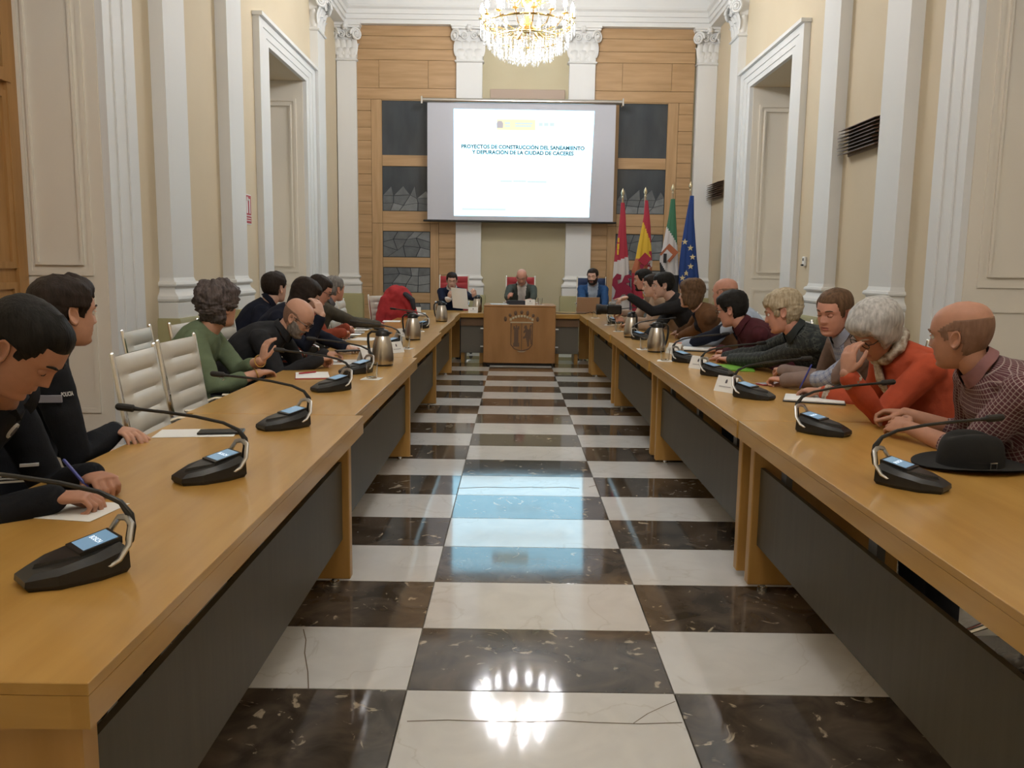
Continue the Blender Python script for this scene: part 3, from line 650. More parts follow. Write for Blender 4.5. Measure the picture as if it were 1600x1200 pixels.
# ------------------------------------------------------------------ flags on poles
FY = 13.45
def fp(cx, cy): return ony(920+cx/6, 270+cy/6, FY)       # reads the flag drawing off its own vertical plane
def flag(name, label, top, edges, mats, pick, emblems):
    """edges: (cy, left, right) rows down the furled cloth; the cloth is a lobed, folded cone round the pole"""
    t = fp(*top); x0 = t[0]; bot = fp(sum(edges[-1][1:])/2, edges[-1][0])
    e = empty(name, (x0, FY, 0), label, 'flag', 'flags on poles by the end wall')
    MB().tube([(x0+.03, FY+.02, .0), (x0, FY+.02, t[2]-.12)], .014, 8).build('pole', M('flag_pole_wood', (.30, .19, .09), .4), e)
    MB().lathe([(.17, 0), (.17, .02), (.05, .05), (.03, .09), (.02, .1)], (x0+.03, FY+.02, 0), 20).build('stand', M('brass_stand', (.55, .42, .2), .3, .9), e)
    MB().lathe([(.012, -.14), (.02, -.12), (.012, -.1), (.028, -.06), (.02, -.02), (.002, .02)], (x0, FY+.02, t[2]), 10).build('finial', M('brass_finial', (.55, .46, .30), .3, .9), e)
    rows = []
    for cy, l, r in edges:
        pl, pr = fp(l, cy), fp(r, cy); rows.append((pl[2], pl[0], pr[0], cy, l, r))
    NZ, NU = 60, 48; b = MB(); zs = [q[0] for q in rows]
    def at(v):
        s_ = v*(len(rows)-1); i = min(int(s_), len(rows)-2); f = s_-i
        return [rows[i][k]*(1-f)+rows[i+1][k]*f for k in range(6)]
    def pt(u, v):
        z, xl, xr, cy, l, r = at(v); th = 2*PI*u; c = (xl+xr)/2; hw = (xr-xl)/2
        lob = 1+.20*min(1, v*2)*math.sin(7*th+2*v+.6)+.08*math.sin(13*th+1.0)
        return V3(c-hw*math.cos(th), FY-.42*hw*math.sin(th)*lob-.01, z)
    b.grid(lambda u, v: pt(u, v), NU, NZ, wrap=True)
    mi = []
    for (i, j, k_, l_) in b.f:
        iu, iv = i//NZ, i % NZ; u, v = (iu+.5)/NU, (iv+.5)/(NZ-1); z, xl, xr, cy, l, r = at(v)
        px = (l+r)/2-(r-l)/2*math.cos(2*PI*u); mi.append(pick(px, cy, u > .5))
    b.m = mi; o = b.build('cloth', mats, e, 50)
    for kind, cx, cy, s_, m in emblems:
        v = next((j for j in np.linspace(0, 1, 400) if at(j)[3] >= cy), 1.); z, xl, xr, _, l, r = at(v)
        q = max(-1, min(1, ((l+r)/2-cx)/((r-l)/2))); u = math.acos(q)/(2*PI); p = pt(u, v)+V3(0, -.012-(.02 if kind == 'diamond' else .024 if kind == 'bar' and cx > 600 else 0), 0); sz = s_/6*.0103
        bb = MB()
        if kind == 'star': pts = [(sz*(1 if k % 2 == 0 else .4)*math.sin(k*PI/5), sz*(1 if k % 2 == 0 else .4)*math.cos(k*PI/5)) for k in range(10)]
        elif kind == 'shield': pts = [(-sz*.8, sz), (sz*.8, sz), (sz*.8, -.3*sz), (0, -sz), (-sz*.8, -.3*sz)]
        elif kind == 'diamond': pts = [(0, sz), (sz, .1*sz), (.1*sz, -sz), (-sz, -.15*sz)]
        elif kind == 'bar': pts = [(-sz*.35, sz), (sz*.35, sz), (sz*.35, -sz), (-sz*.35, -sz)]
        elif kind == 'lion': pts = [(sz*x, sz*y) for x, y in ((-.35, -1), (-.75, -.95), (-.6, -.75), (-.5, -.3), (-.8, .1), (-.75, .6), (-.45, 1), (-.1, .9), (-.15, .55), (-.4, .5), (-.35, .2), (-.05, .35), (.15, .85), (.5, .95), (.75, .75), (.4, .6), (.6, .35), (.25, .25), (.6, 0), (.75, -.4), (.95, -.6), (.7, -1), (.3, -.95), (.25, -.55), (0, -.6))]
        bb.prism(pts, V3(1, 0, 0), V3(0, 0, 1), p, V3(0, -1, 0), .004); bb.build({'lion': 'lion_emblem', 'star': 'star'}.get(kind, 'crest'), m, e, 0)
F = lambda n, c: M('flag_'+n, c, .8, bump=.06, bscale=40)
fr, fw, fy_, fg, fk, fb, fm = F('red', (.33, .025, .045)), F('white', (.52, .49, .48)), F('yellow', (.58, .37, .03)), F('green', (.04, .14, .075)), F('black', (.02, .02, .022)), F('blue', (.014, .045, .18)), F('crimson', (.22, .012, .04))
fo = F('orange', (.36, .11, .05)); fgold = F('gold', (.60, .50, .28)); fpur = F('dusk_violet', (.10, .07, .16))
flag('flag', 'red and white furled flag with a crimson lion, leftmost of the four flags', (322, 155),
     [(280, 300, 335), (400, 292, 345), (600, 272, 352), (780, 240, 370), (900, 230, 380), (1050, 220, 390), (1200, 212, 395), (1400, 212, 392)], [fr, fw, fm, fpur],
     lambda x, y, back: 0 if y < 835-(x-240)*.42 else (2 if y > 1290 else (3 if x > 374 else 1)), [('bar', 272, 690, 26, fy_), ('bar', 276, 630, 20, fy_), ('bar', 268, 745, 22, fy_), ('lion', 308, 1065, 120, fm)])
flag('flag', 'furled red and yellow flag with coat of arms beside the lion flag', (535, 145),
     [(258, 525, 555), (400, 515, 570), (500, 498, 578), (680, 460, 585), (800, 438, 592), (920, 400, 590), (1100, 400, 560), (1300, 405, 560)], [fr, fy_, fo],
     lambda x, y, back: (0 if (y < 470 or x > 512+(y-470)*.35) else 1) if y < 740 else ((0 if x > 560+(y-740)*.3 else (1 if y < 800 else 2)) if y < 930 else (0 if x < 450+(y-930)*.25 else 1)),
     [('diamond', 515, 810, 62, fr), ('shield', 556, 860, 40, fw), ('shield', 490, 880, 22, fm), ('lion', 556, 862, 22, fm)])
flag('flag', 'furled green white and black flag with a shield, next to the blue flag', (793, 115),
     [(245, 768, 808), (400, 748, 815), (520, 725, 822), (700, 690, 830), (820, 662, 838), (960, 668, 842), (1100, 690, 838), (1300, 694, 838)], [fg, fw, fk],
     lambda x, y, back: 0 if y < 510+(x-730)*1.7 else (1 if y < 830+min(130, max(0, (x-662)*1.75)) else 2),
     [('diamond', 742, 752, 86, fo), ('diamond', 722, 770, 52, fw), ('bar', 703, 800, 42, fk), ('diamond', 735, 700, 22, fr)])
flag('flag', 'furled dark blue flag with gold stars, rightmost of the four flags', (960, 90),
     [(215, 948, 985), (300, 932, 985), (420, 910, 985), (640, 872, 1000), (800, 852, 1012), (960, 838, 1030), (1040, 842, 1036), (1120, 860, 1030)], [fb],
     lambda x, y, back: 0, [('star', x, y, 30, fgold) for x, y in ((893, 648), (943, 703), (963, 787), (943, 873), (905, 940), (868, 985))])
# ------------------------------------------------------------------ ribbed office chairs
def make_chair(pad, name, metal=None):
    metal = metal or chrome_m; e = empty(name, (0, 0, 0))
    nr = 5; tilt = .17
    def padded(p0, d, n_, w_, L, th, ribs):
        def fn(side):
            def g(u, v):
                t = v*L; r = (v*ribs) % 1.0; puff = th*(.45+.55*abs(math.sin(PI*v*ribs))**.55)
                s_ = (u-.5)*2; edge = (1-abs(s_)**8)
                return p0+V3(0, 1, 0)*s_*w_/2+d*t+n_*(side*puff*edge*.5)+n_*(-.012*(1-s_*s_))
            return g
        b = MB(); b.grid(fn(1), 13, ribs*6+1); b.grid(fn(-1), 13, ribs*6+1)
        return b
    db = V3(-math.sin(tilt), 0, math.cos(tilt)); nb = V3(math.cos(tilt), 0, math.sin(tilt))
    padded(V3(-.20, 0, .50), db, nb, .45, .52, .05, 6).build('backrest', pad, e, 60)
    padded(V3(.24, 0, .475), V3(-1, 0, -.06), V3(0, 0, 1), .46, .46, .055, 5).build('seat', pad, e, 60)
    for s_ in (-1, 1):
        y = s_*.235
        MB().tube([(.26, y, .46), (.0, y, .445), (-.18, y, .445), (-.215, y, .47), (-.235, y, .60), (-.295, y, 1.02)], .013, 8, flat=.8).build('side_rail', metal, e)
        ya = s_*.265
        a = MB().tube([(-.235, s_*.24, .655), (-.20, ya, .665), (.12, ya, .672), (.155, ya, .655), (.165, ya, .60), (.12, ya, .47), (.05, s_*.24, .445)], .011, 8).build('armrest', metal, e)
        MB().box(-.16, .11, ya-.02, ya+.02, .678, .692, 0, .005).build('arm_pad', metal, a)
    MB().lathe([(.03, .10), (.03, .25), (.018, .26), (.018, .42), (.09, .425), (.09, .44)], (0, 0, 0), 16).build('column', metal, e)
    for k in range(5):
        t = 2*PI*(k+.25)/5; d = V3(math.cos(t), math.sin(t), 0)
        lg = MB().tube([V3(0, 0, .115), d*.15+V3(0, 0, .10), d*.30+V3(0, 0, .075)], [.024, .02, .014], 8, flat=.7).build('base_leg', metal, e)
        q = V3(-d[1], d[0], 0)
        MB().tube([d*.30+V3(0, 0, .03)-q*.02, d*.30+V3(0, 0, .03)+q*.02], .03, 12, cap=False).build('caster', blackm_m, lg)
    return e
cream_m = M('cream_leather', (.56, .53, .46), .45, bump=.04, bscale=40)
redl_m = M('red_upholstery', (.34, .025, .03), .6, bump=.05, bscale=60); navy_m = M('navy_upholstery', (.012, .03, .09), .6)
chair0 = make_chair(cream_m, 'office_chair'); chair_used = []
def chair(x, y, ang, label, proto=None):
    p = proto or chair0
    if p not in chair_used: chair_used.append(p); c = p
    else: c = copy_tree(p)
    c.location = (x, y, 0); c.rotation_euler = (0, 0, ang)
    return tag(c, label, 'chair', 'ribbed swivel chairs')
# the empty chairs; seats with people get theirs with the person
chair(-1.39, 3.72, .06, 'empty cream ribbed chair beside the two police officers')
chair(-1.45, 4.33, .0, 'second empty cream ribbed chair, right beside the woman in green')
chair(-1.62, 8.80, .0, 'empty cream ribbed chair beside the grey-haired man on the left')
chair(-1.66, 9.48, .05, 'empty cream ribbed chair farther up the left row, next to the red jacket')
# ------------------------------------------------------------------ conference microphones
lcd_m = M('microphone_lcd', (.10, .16, .22), .15, emit=(.30, .55, .80), estr=.40)
sat_m = M('satin_aluminium', (.60, .59, .57), .35, .9)
mic_m = M('microphone_black', (.014, .014, .014), .32, var=(.02, .02, .02), vscale=30)
def make_mic(sg):
    """sg: which way the gooseneck leaves the skewed base"""
    e = empty('conference_microphone', (0, 0, 0)); W = 1.18
    out = [(-.095, -.045), (-.03, -.060), (.05, -.056), (.105, -.030), (.105, .030), (.05, .056), (-.03, .060), (-.095, .045)]
    def hz(x, a, b_): t = (x+.095)/.20; return a*(1-t)+b_*t
    b = MB(); v = []
    for sc_, za, zb in ((.93, 0, 0), (1, .010, .010), (.985, .052, .022), (.82, .072, .030)):
        for x, y in out: v.append((x*sc_, y*sc_*W, hz(x*sc_, za, zb)))
    f = [(i*8+j, i*8+(j+1) % 8, (i+1)*8+(j+1) % 8, (i+1)*8+j) for i in range(3) for j in range(8)]+[tuple(range(8))[::-1], tuple(range(24, 32))]
    b.add(v, f)
    b.add([(.0, -.043, .056), (.0, .043, .056), (.075, .0, .044), (.0, -.05, .03), (.0, .05, .03), (.088, 0, .02)], [(0, 2, 1), (3, 5, 2, 0), (1, 2, 5, 4), (0, 1, 4, 3)])
    b.build('body', mic_m, e, 25)
    za, zb = .0775, .0600
    fr = MB(); fr.add([(-.085, -.042, za), (-.085, .042, za), (.002, .042, zb), (.002, -.042, zb), (-.085, -.042, za-.014), (-.085, .042, za-.014), (.002, .042, zb-.012), (.002, -.042, zb-.012)],
                      [(0, 3, 2, 1), (4, 5, 6, 7), (0, 1, 5, 4), (1, 2, 6, 5), (2, 3, 7, 6), (3, 0, 4, 7)])
    fo_ = fr.build('display_frame', black_m, e, 0)
    zz = lambda x: za+.0006-(x+.085)*(za-zb)/.087
    d = MB(); d.add([(-.079, -.036, zz(-.079)), (-.079, .036, zz(-.079)), (-.008, .036, zz(-.008)), (-.008, -.036, zz(-.008))], [(0, 3, 2, 1)]); d.build('display', lcd_m, fo_, 0)
    for s_ in (-1, 1):                                   # J-shaped bracket arms
        y = s_*.058
        MB().tube([(-.030, y, .040), (-.036, y, .030), (-.050, y, .026), (-.070, y, .034), (-.092, y*.95, .060), (-.108, y*.6, .098), (-.110, 0, .106)], .0085, 8, flat=.7).build('bracket', sat_m, e)
    pts = [(-.004, 0, .055), (-.010, 0, .085), (-.008, 0, .110), (.012, 0, .138), (.06, 0, .160), (.15, 0, .178), (.25, 0, .190), (.33, 0, .197)]
    c, s2 = math.cos(sg*.85), math.sin(sg*.85); rot_ = lambda p: (-.112+p[0]*c-p[1]*s2, p[0]*s2+p[1]*c, p[2])
    g = MB().tube([rot_(p) for p in pts], [.010, .010, .009, .0065, .0055, .0055, .0055, .0055], 8).build('gooseneck', mic_m, e)
    MB().tube([rot_(p) for p in ((.33, 0, .197), (.345, 0, .199), (.35, 0, .1995), (.395, 0, .204))], [.006, .007, .012, .012], 10).build('capsule', blackm_m, g)
    return e
mics = {1: make_mic(1), -1: make_mic(-1)}; mic_used = []; mic_first = set()
def mic(p, ang, label):
    sg = -1 if math.cos(ang) < 0 else 1
    c = mics[sg] if sg not in mic_first else copy_tree(mics[sg]); mic_first.add(sg); mic_used.append(c)
    c.location = (p[0], p[1], TZ); c.rotation_euler = (0, 0, ang); return tag(c, label, 'microphone', 'gooseneck conference microphones')
ML = [((117, 900), 'nearest the camera on the left table'), ((328, 748), 'in front of the second police officer'), ((443, 668), 'in front of the empty chairs'), ((517, 610), 'beside the red notebook'),
      ((556, 583), 'beside the nearest left thermos flask'), ((606, 543), 'between the two left thermos flasks'), ((655, 513), 'behind the second left thermos flask')]
for i, (q, t) in enumerate(ML): mic(T(*q), PI+.80, 'black gooseneck microphone with blue display '+t)
MR = [((1424, 760), 'beside the black hat'), ((1286, 677), 'in front of the white-haired woman'), ((1178, 622), 'in front of the taupe blazer'), ((1121, 587), 'beside the green folder'),
      ((1073, 566), 'in front of the maroon sweater'), ((1004, 531), 'beside the farther right thermos flask'), ((962, 506), 'farthest up the right table')]
for i, (q, t) in enumerate(MR): mic(T(*q), -.80, 'black gooseneck microphone with blue display '+t)
def mic_text(m):
    loc = np.array(m.location); a = m.rotation_euler[2]; R = np.array([[math.cos(a), -math.sin(a), 0], [math.sin(a), math.cos(a), 0], [0, 0, 1]])
    t = text_mesh('BOSCH', .016, .0003)
    for v in t.vertices:   # reads from the seat: up is towards the gooseneck
        x, y, _ = v.co; xx = -.045-y; v.co = (xx, x, .0785-(xx+.085)*.2011)
    t.materials.clear(); t.materials.append(M('lcd_text', (.6, .7, .8), .5, emit=(.8, .9, 1.), estr=.8))
    o = bpy.data.objects.new('display_text', t); COL.objects.link(o); o.parent = m
for m_ in (mic_used[0], mic_used[1], mic_used[7], mic_used[8]): mic_text(m_)
# ------------------------------------------------------------------ thermos flasks, glasses, cards, paper
def make_thermos():
    e = empty('thermos_flask', (0, 0, 0))
    MB().lathe([(.060, 0), (.068, .002), (.069, .012)], (0, 0, 0), 28).build('foot', black_m, e)
    MB().lathe([(.069, .012), (.072, .02), (.073, .045), (.071, .08), (.066, .12), (.059, .155), (.050, .185), (.042, .20)], (0, 0, 0), 32).build('body', steel_m, e)
    l = MB().lathe([(.044, .198), (.047, .203), (.045, .222), (.036, .236), (.022, .243), (.004, .245)], (0, 0, 0), 24).build('lid', black_m, e)
    MB().box(-.012, .058, -.013, .013, .238, .252, 0, .005).build('lever', black_m, l)
    MB().prism([(-.030, .0), (-.066, .018), (-.060, .026), (-.030, .03)], V3(1, 0, 0), V3(0, 0, 1), V3(0, -.014, .198), V3(0, 1, 0), .028).build('spout', black_m, l)
    MB().tube([(.040, 0, .225), (.075, 0, .225), (.098, 0, .205), (.100, 0, .16), (.092, 0, .10), (.080, 0, .06), (.068, 0, .05)], [.011, .011, .010, .010, .010, .009, .009], 10, flat=.8).build('handle', black_m, e)
    return e
th0 = make_thermos(); th_used = []
def thermos(p, ang, label):
    c = th0 if not th_used else copy_tree(th0); th_used.append(c); c.location = (p[0], p[1], p[2]); c.rotation_euler = (0, 0, ang)
    tag(c, label, 'flask', 'steel thermos flasks'); return c
thermos(T(598, 571), PI*.95, 'large steel thermos flask nearest the camera on the left table')
thermos(T(645, 531), PI*.9, 'second steel thermos flask along the left table'); thermos(T(690, 502.5), PI*.9, 'third steel thermos flask, at the far end of the left table')
thermos(V3(-.555, 12.60, TZ), .9, 'steel thermos flask on the head table beside the crest desk')
thermos(T(1025, 550), .25, 'large steel thermos flask nearest the camera on the right table'); thermos(T(986, 527), -1.2, 'second steel thermos flask along the right table')
def make_glass():
    e = empty('water_glass', (0, 0, 0))
    MB().lathe([(.030, .002), (.036, .095), (.0345, .0955), (.0285, .010), (.001, .010)], (0, 0, 0), 24).build('tumbler', glass_m, e)
    return e
gl0 = make_glass(); gl_used = []
def glass(p, label):
    c = gl0 if not gl_used else copy_tree(gl0); gl_used.append(c); c.location = (p[0], p[1], p[2]+.003)
    tag(c, label, 'glass', 'water glasses on the council tables')
    k = empty('paper_coaster', (p[0], p[1], p[2])); k.rotation_euler = (0, 0, random.uniform(-.3, .3))
    o = MB().box(-.055, .055, -.055, .055, .0005, .0025).build('sheet', white_m, None, 0); o.parent = k
    tag(k, 'white paper coaster under the '+label, 'coaster', 'white paper coasters')
for q, t in (((581, 592), 'water glass in front of the nearest left flask'), ((634, 545), 'water glass in front of the second left flask'), ((655, 518), 'water glass behind the second left flask'),
             ((1039, 564), 'water glass in front of the nearest right flask'), ((1006, 546), 'water glass left of the nearest right flask'), ((966, 518), 'water glass behind the second right flask'), ((952, 508), 'water glass near the end of the right table'),
             ((930, 497), 'water glass by the laptop')): glass(T(*q), t)
glass(V3(.38, 12.4, DZ), 'water glass on the crest desk')
def make_tent():
    e = empty('name_card', (0, 0, 0)); b = MB()
    b.prism([(-.042, .0005), (0, .098), (.042, .0005), (.039, .0005), (0, .092), (-.039, .0005)], V3(1, 0, 0), V3(0, 0, 1), V3(0, -.095, 0), V3(0, 1, 0), .19)
    b.build('card', white_m, e, 0); d = M('card_print', (.12, .11, .12), .7)
    for s_ in (-1, 1):
        n_ = unit(V3(s_*.098, 0, .042)); u = unit(V3(-s_*.042, 0, .098)); o = V3(s_*.022, 0, .048)+n_*.001
        MB().prism([(-.009, .008), (.009, .008), (.009, .026), (0, .036), (-.009, .026)], V3(0, 1, 0), u, o, n_, .0008).build('crest_print', d, e, 0)
        MB().prism([(-.055, -.018), (.055, -.018), (.055, -.012), (-.055, -.012)], V3(0, 1, 0), u, o, n_, .0008).build('name_print', M('card_print_pale', (.45, .44, .46), .7), e, 0)
    return e
tn0 = make_tent(); tn_used = []
def tent(p, ang, label):
    c = tn0 if not tn_used else copy_tree(tn0); tn_used.append(c); c.location = (p[0], p[1], p[2]); c.rotation_euler = (0, 0, ang); c.scale = (.86, .74, .86); tag(c, label, 'name card', 'folded white name cards')
tent(T(1137, 612), .6, 'white folded name card before the man in the taupe blazer'); tent(T(1093, 576), .6, 'white folded name card left of the green folder'); tent(T(1055, 553), .6, 'white folded name card behind the nearest right flask')
tent(T(650, 489), PI/2, 'white folded name card in front of the red jacket'); tent(V3(-.60, 12.32, TZ), PI/2, 'white folded name card on the head table below the steel flask')
tent(V3(.23, 12.22, DZ), PI/2, 'white folded name card on the crest desk'); tent(T(628, 527), -.6, 'white folded name card beside the second left flask'); tent(T(574, 563), -.6, 'white folded name card beside the nearest left flask'); tent(T(617, 551), -.6, 'white folded name card behind the nearest left flask')
def sheet(name, c, w_, h_, ang, mats, label, cat, th=.002, z0=.0006, group=None):
    c = np.asarray(c, float); e = empty(name, c, label, cat, group); e.rotation_euler = (0, 0, ang)
    z = z0
    for k, (nm, m, t, k_) in enumerate(mats):
        o = MB().box(-w_/2*k_, w_/2*k_, -h_/2*k_, h_/2*k_, z, z+t, 0, min(.002, t*.3)).build(nm, m, None, 0); o.parent = e; z += t
    return e
paper = [('page', white_m, .0012, 1.)]
cover_k = M('notebook_black_cover', (.02, .02, .022), .5); cover_r = M('notebook_red_cover', (.40, .03, .04), .5)
sheet('paper_sheet', T(106, 797), .25, .17, -.15, paper, 'white sheet under the hand of the writing police officer', 'paper')
sheet('paper_sheet', T(308, 677), .30, .16, .15, paper, 'white sheet under the black phone on the left table', 'paper')
sheet('mobile_phone', T(346, 677)+V3(0, 0, .002), .17, .075, .18, [('body', black_m, .009, 1.)], 'black phone lying on the white sheet near the empty chairs', 'phone')
sheet('notebook', T(488, 588), .20, .27, .25, [('cover', cover_r, .004, 1.), ('pages', white_m, .006, .97)], 'red notebook lying open in front of the woman in green', 'notebook')
tag(MB().tube([T(468, 587.5)+V3(0, 0, .016), T(493, 585)+V3(0, 0, .016)], .005, 8).build('pen', cover_r), 'dark red pen lying on the red notebook', 'pen')
sheet('paper_sheet', T(536, 566), .21, .30, .1, paper, 'white sheet under the bald man with the phone', 'paper')
sheet('paper_sheet', T(553, 543), .21, .30, .05, [('page', white_m, .004, 1.)], 'stack of white sheets between the bald man and the woman leaning on her hand', 'paper')
sheet('paper_sheet', T(570, 530), .21, .30, -.1, [('page', white_m, .003, 1.)], 'white sheets in front of the man in the rust sweater', 'paper')
sheet('paper_sheet', T(612, 502), .21, .30, .1, paper, 'white sheet in front of the grey-haired man on the left', 'paper')
sheet('folder', T(645, 493), .36, .40, .1, [('cover', M('beige_folder', (.40, .36, .28), .6), .02, 1.), ('pages', white_m, .01, .95)], 'beige folder with papers in front of the red jacket', 'folder')
sheet('green_folder', T(1148, 576), .24, .32, -.2, [('cover', M('lime_green_folder', (.16, .42, .035), .5), .008, 1.), ('flap', M('lime_green_folder', (.16, .42, .035), .5), .002, .99)], 'lime green folder in front of the person in dark plaid', 'folder')
sheet('mobile_phone', T(1203, 601), .075, .15, -1.2, [('case', M('phone_red_case', (.30, .04, .05), .5), .008, 1.), ('screen', M('phone_screen_pale', (.5, .48, .5), .2), .001, .94)], 'phone in a red case in front of the taupe blazer', 'phone')
sheet('notebook', T(1272, 626), .30, .22, -.35, [('cover', cover_k, .006, 1.), ('pages', white_m, .008, .97)], 'open notebook with dark cover under the hand of the white-haired woman', 'notebook')
sheet('notebook', T(1098, 548), .34, .24, -.3, [('cover', cover_k, .010, 1.), ('pages', white_m, .012, .97)], 'thick dark notebook in front of the light blue shirt', 'notebook')
sheet('paper_sheet', V3(-.22, 12.40, DZ), .26, .30, .1, [('page', M('paper_bluish', (.72, .76, .80), .7), .006, 1.)], 'papers on the left of the crest desk', 'paper')
sheet('desk_console', V3(.03, 12.45, DZ), .28, .16, 0, [('base', M('dark_blue_plastic', (.02, .025, .04), .4), .05, 1.), ('top', mic_m, .008, .9)], 'low dark console on the crest desk', 'console')
tag(MB().tube([(.04, 12.46, DZ+.06), (.04, 12.47, DZ+.22), (.03, 12.45, DZ+.27), (.03, 12.43, DZ+.30)], [.006, .006, .008, .012], 8).build('desk_microphone', mic_m), 'thin upright microphone on the crest desk before the bald chairman', 'microphone')
# ------------------------------------------------------------------ hat
def sstep(a, b_, x): t = min(1, max(0, (x-a)/(b_-a))); return t*t*(3-2*t)
hc = T(1515, 729); he = empty('hat', hc, 'black felt hat with a small silver buckle lying on the right table', 'hat')
felt_m = M('black_felt', (.010, .010, .010), .9, bump=.05, bscale=90)
def brim(u, v):
    t = 2*PI*u; r = .085+.095*v; curl = .012*abs(math.sin(t))**2*v**2.2+.006
    return hc+V3(math.cos(t)*r*1.06, math.sin(t)*r*.86, curl)
b = MB(); b.grid(brim, 40, 8, wrap=True); b.grid(lambda u, v: brim(u, v)+V3(0, 0, .004), 40, 8, wrap=True); b.build('brim', felt_m, he, 60)
def crown(u, v):
    t = 2*PI*u; a = v*PI/2; r = .100*max(0., math.cos(a))**.42; z = .008+.118*math.sin(a)**.9
    x, y = math.cos(t)*r*1.10, math.sin(t)*r*.92
    z -= .030*math.exp(-(y/.030)**2)*sstep(.35, .9, v)*(.6+.4*(x+.1)/.2)
    return hc+V3(x, y, z)
MB().grid(crown, 36, 22, wrap=True).build('crown', felt_m, he, 60)
b = MB(); b.grid(lambda u, v: hc+V3(math.cos(2*PI*u)*.1085, math.sin(2*PI*u)*.0915, .012+.022*v), 36, 3, wrap=True); b.build('band', M('hat_band_leather', (.008, .008, .008), .35), he)
t = -PI*.42; q = hc+V3(math.cos(t)*.111, math.sin(t)*.094, .022); d = unit(V3(-math.sin(t)*1.08, math.cos(t)*.9, 0)); n_ = unit(V3(math.cos(t), math.sin(t), 0))
b = MB(); ring(b, q, d, V3(0, 0, 1), n_, -.014, .014, -.013, .013, .005, .003); b.build('buckle', chrome_m, he, 0)
# ------------------------------------------------------------------ laptop and cable at the head table
le = empty('laptop', (1.10, 12.62, TZ), 'open laptop with copper lid in front of the man in the blue suit', 'laptop')
lap_m = M('laptop_copper', (.40, .27, .19), .4, .3)
bx('keyboard_base', lap_m, .93, 1.27, 12.58, 12.82, TZ+.001, TZ+.016, le, .004)
MB().prism([(0, 0), (.34, 0), (.34, .23), (0, .23)], V3(1, 0, 0), unit(V3(0, -.25, 1)), V3(.93, 12.58, TZ+.018), unit(V3(0, 1, .25)), .008).build('lid', lap_m, le, 0)
tag(MB().tube([V3(.62, 12.5, TZ+.006), V3(.75, 12.42, TZ+.006), V3(.9, 12.40, TZ+.006), V3(1.05, 12.45, TZ+.006), V3(1.12, 12.38, TZ+.03), V3(1.22, 12.42, TZ+.006), V3(1.3, 12.5, TZ+.006)], .006, 6).build('cable', black_m), 'black cable looping across the head table below the laptop', 'cable')
# ------------------------------------------------------------------ people
def interp(tab, z):
    zs = [t[0] for t in tab]; return [np.interp(z, zs, [t[k] for t in tab]) for k in range(1, len(tab[0]))]
HEAD = [(-.122, .062, -.005, .020), (-.117, .076, -.02, .036), (-.105, .085, -.035, .047), (-.09, .083, -.048, .055), (-.075, .087, -.062, .061), (-.06, .089, -.075, .065),
        (-.04, .089, -.089, .0695), (-.02, .090, -.100, .073), (0., .0905, -.107, .0755), (.018, .096, -.111, .0765), (.035, .094, -.112, .0765), (.055, .088, -.110, .075),
        (.075, .077, -.103, .0695), (.09, .063, -.092, .061), (.102, .044, -.076, .048), (.110, .022, -.055, .032), (.1145, .0, -.03, .012)]
def smooth_tab(tab, n):
    z = np.linspace(tab[0][0], tab[-1][0], 200); A = np.array([interp(tab, q) for q in z]); k = np.ones(9)/9
    P = np.vstack([np.repeat(A[:1], 4, 0), A, np.repeat(A[-1:], 4, 0)]); A = np.stack([np.convolve(P[:, i], k, 'valid') for i in range(3)], 1)
    return [(float(z[i]), *map(float, A[i])) for i in range(200)]
HEADS = smooth_tab(HEAD, 200)
NPH, HZS = 60, list(np.concatenate([np.linspace(-.122, -.095, 6), np.linspace(-.09, .03, 36), np.linspace(.036, .100, 12), [.105, .109, .112, .1138, .1145]]))
def G(x, y): return math.exp(-(x*x+y*y))
def head_point(phi, z):
    yf, yb, w_ = interp(HEADS, z); c, s_ = math.cos(phi), math.sin(phi); yc = (yf+yb)*.5-.002
    sx = math.copysign(abs(s_)**.86, s_); x = w_*sx
    y = yc+(yf-yc)*math.copysign(abs(c)**.92, c) if c > 0 else yc+(yc-yb)*math.copysign(abs(c)**.92, c)
    if c > 0:
        f = min(1, c*1.6); ax = abs(x); d = 0
        t = (.014-z)/.058
        if 0 < t < 1.25:
            pr = .003+.023*t**1.15 if t < .88 else max(0, .0228*(1-(t-.88)/.22)); sg = .0065+.0075*min(t, 1)
            d += pr*math.exp(-(x/sg)**2)+(.006*G((ax-.014)/.006, (z+.036)/.008))
        d -= .010*G((ax-.031)/.015, z/.010)
        d += .005*G((ax-.028)/.022, (z-.019)/.007)+.004*G((ax-.044)/.016, (z+.03)/.018)
        d += .0055*G(x/.020, (z+.066)/.005)+.0055*G(x/.018, (z+.0795)/.005)-.004*G(x/.024, (z+.0725)/.0025)
        d += .006*G(x/.020, (z+.106)/.011)-.003*G(x/.02, (z+.091)/.006)
        y += d*f
    return V3(x, y, z)
_phis = [PI*math.copysign(abs(u)**1.12, u) for u in np.linspace(-1, 1, NPH+1)[:-1]]
HP = np.array([[head_point(p, z) for z in HZS] for p in _phis])
def head_frame(hc, yaw, pitch, roll, s_):
    Rz = np.array([[math.sin(yaw), math.cos(yaw), 0], [-math.cos(yaw), math.sin(yaw), 0], [0, 0, 1.]])
    cp, sp_ = math.cos(pitch), math.sin(pitch); Rx = np.array([[1, 0, 0], [0, cp, sp_], [0, -sp_, cp]])
    cr, sr = math.cos(roll), math.sin(roll); Ry = np.array([[cr, 0, sr], [0, 1, 0], [-sr, 0, cr]])
    R = Rz@Rx@Ry*s_; m = np.eye(4); m[:3, :3] = R; m[:3, 3] = hc; return m
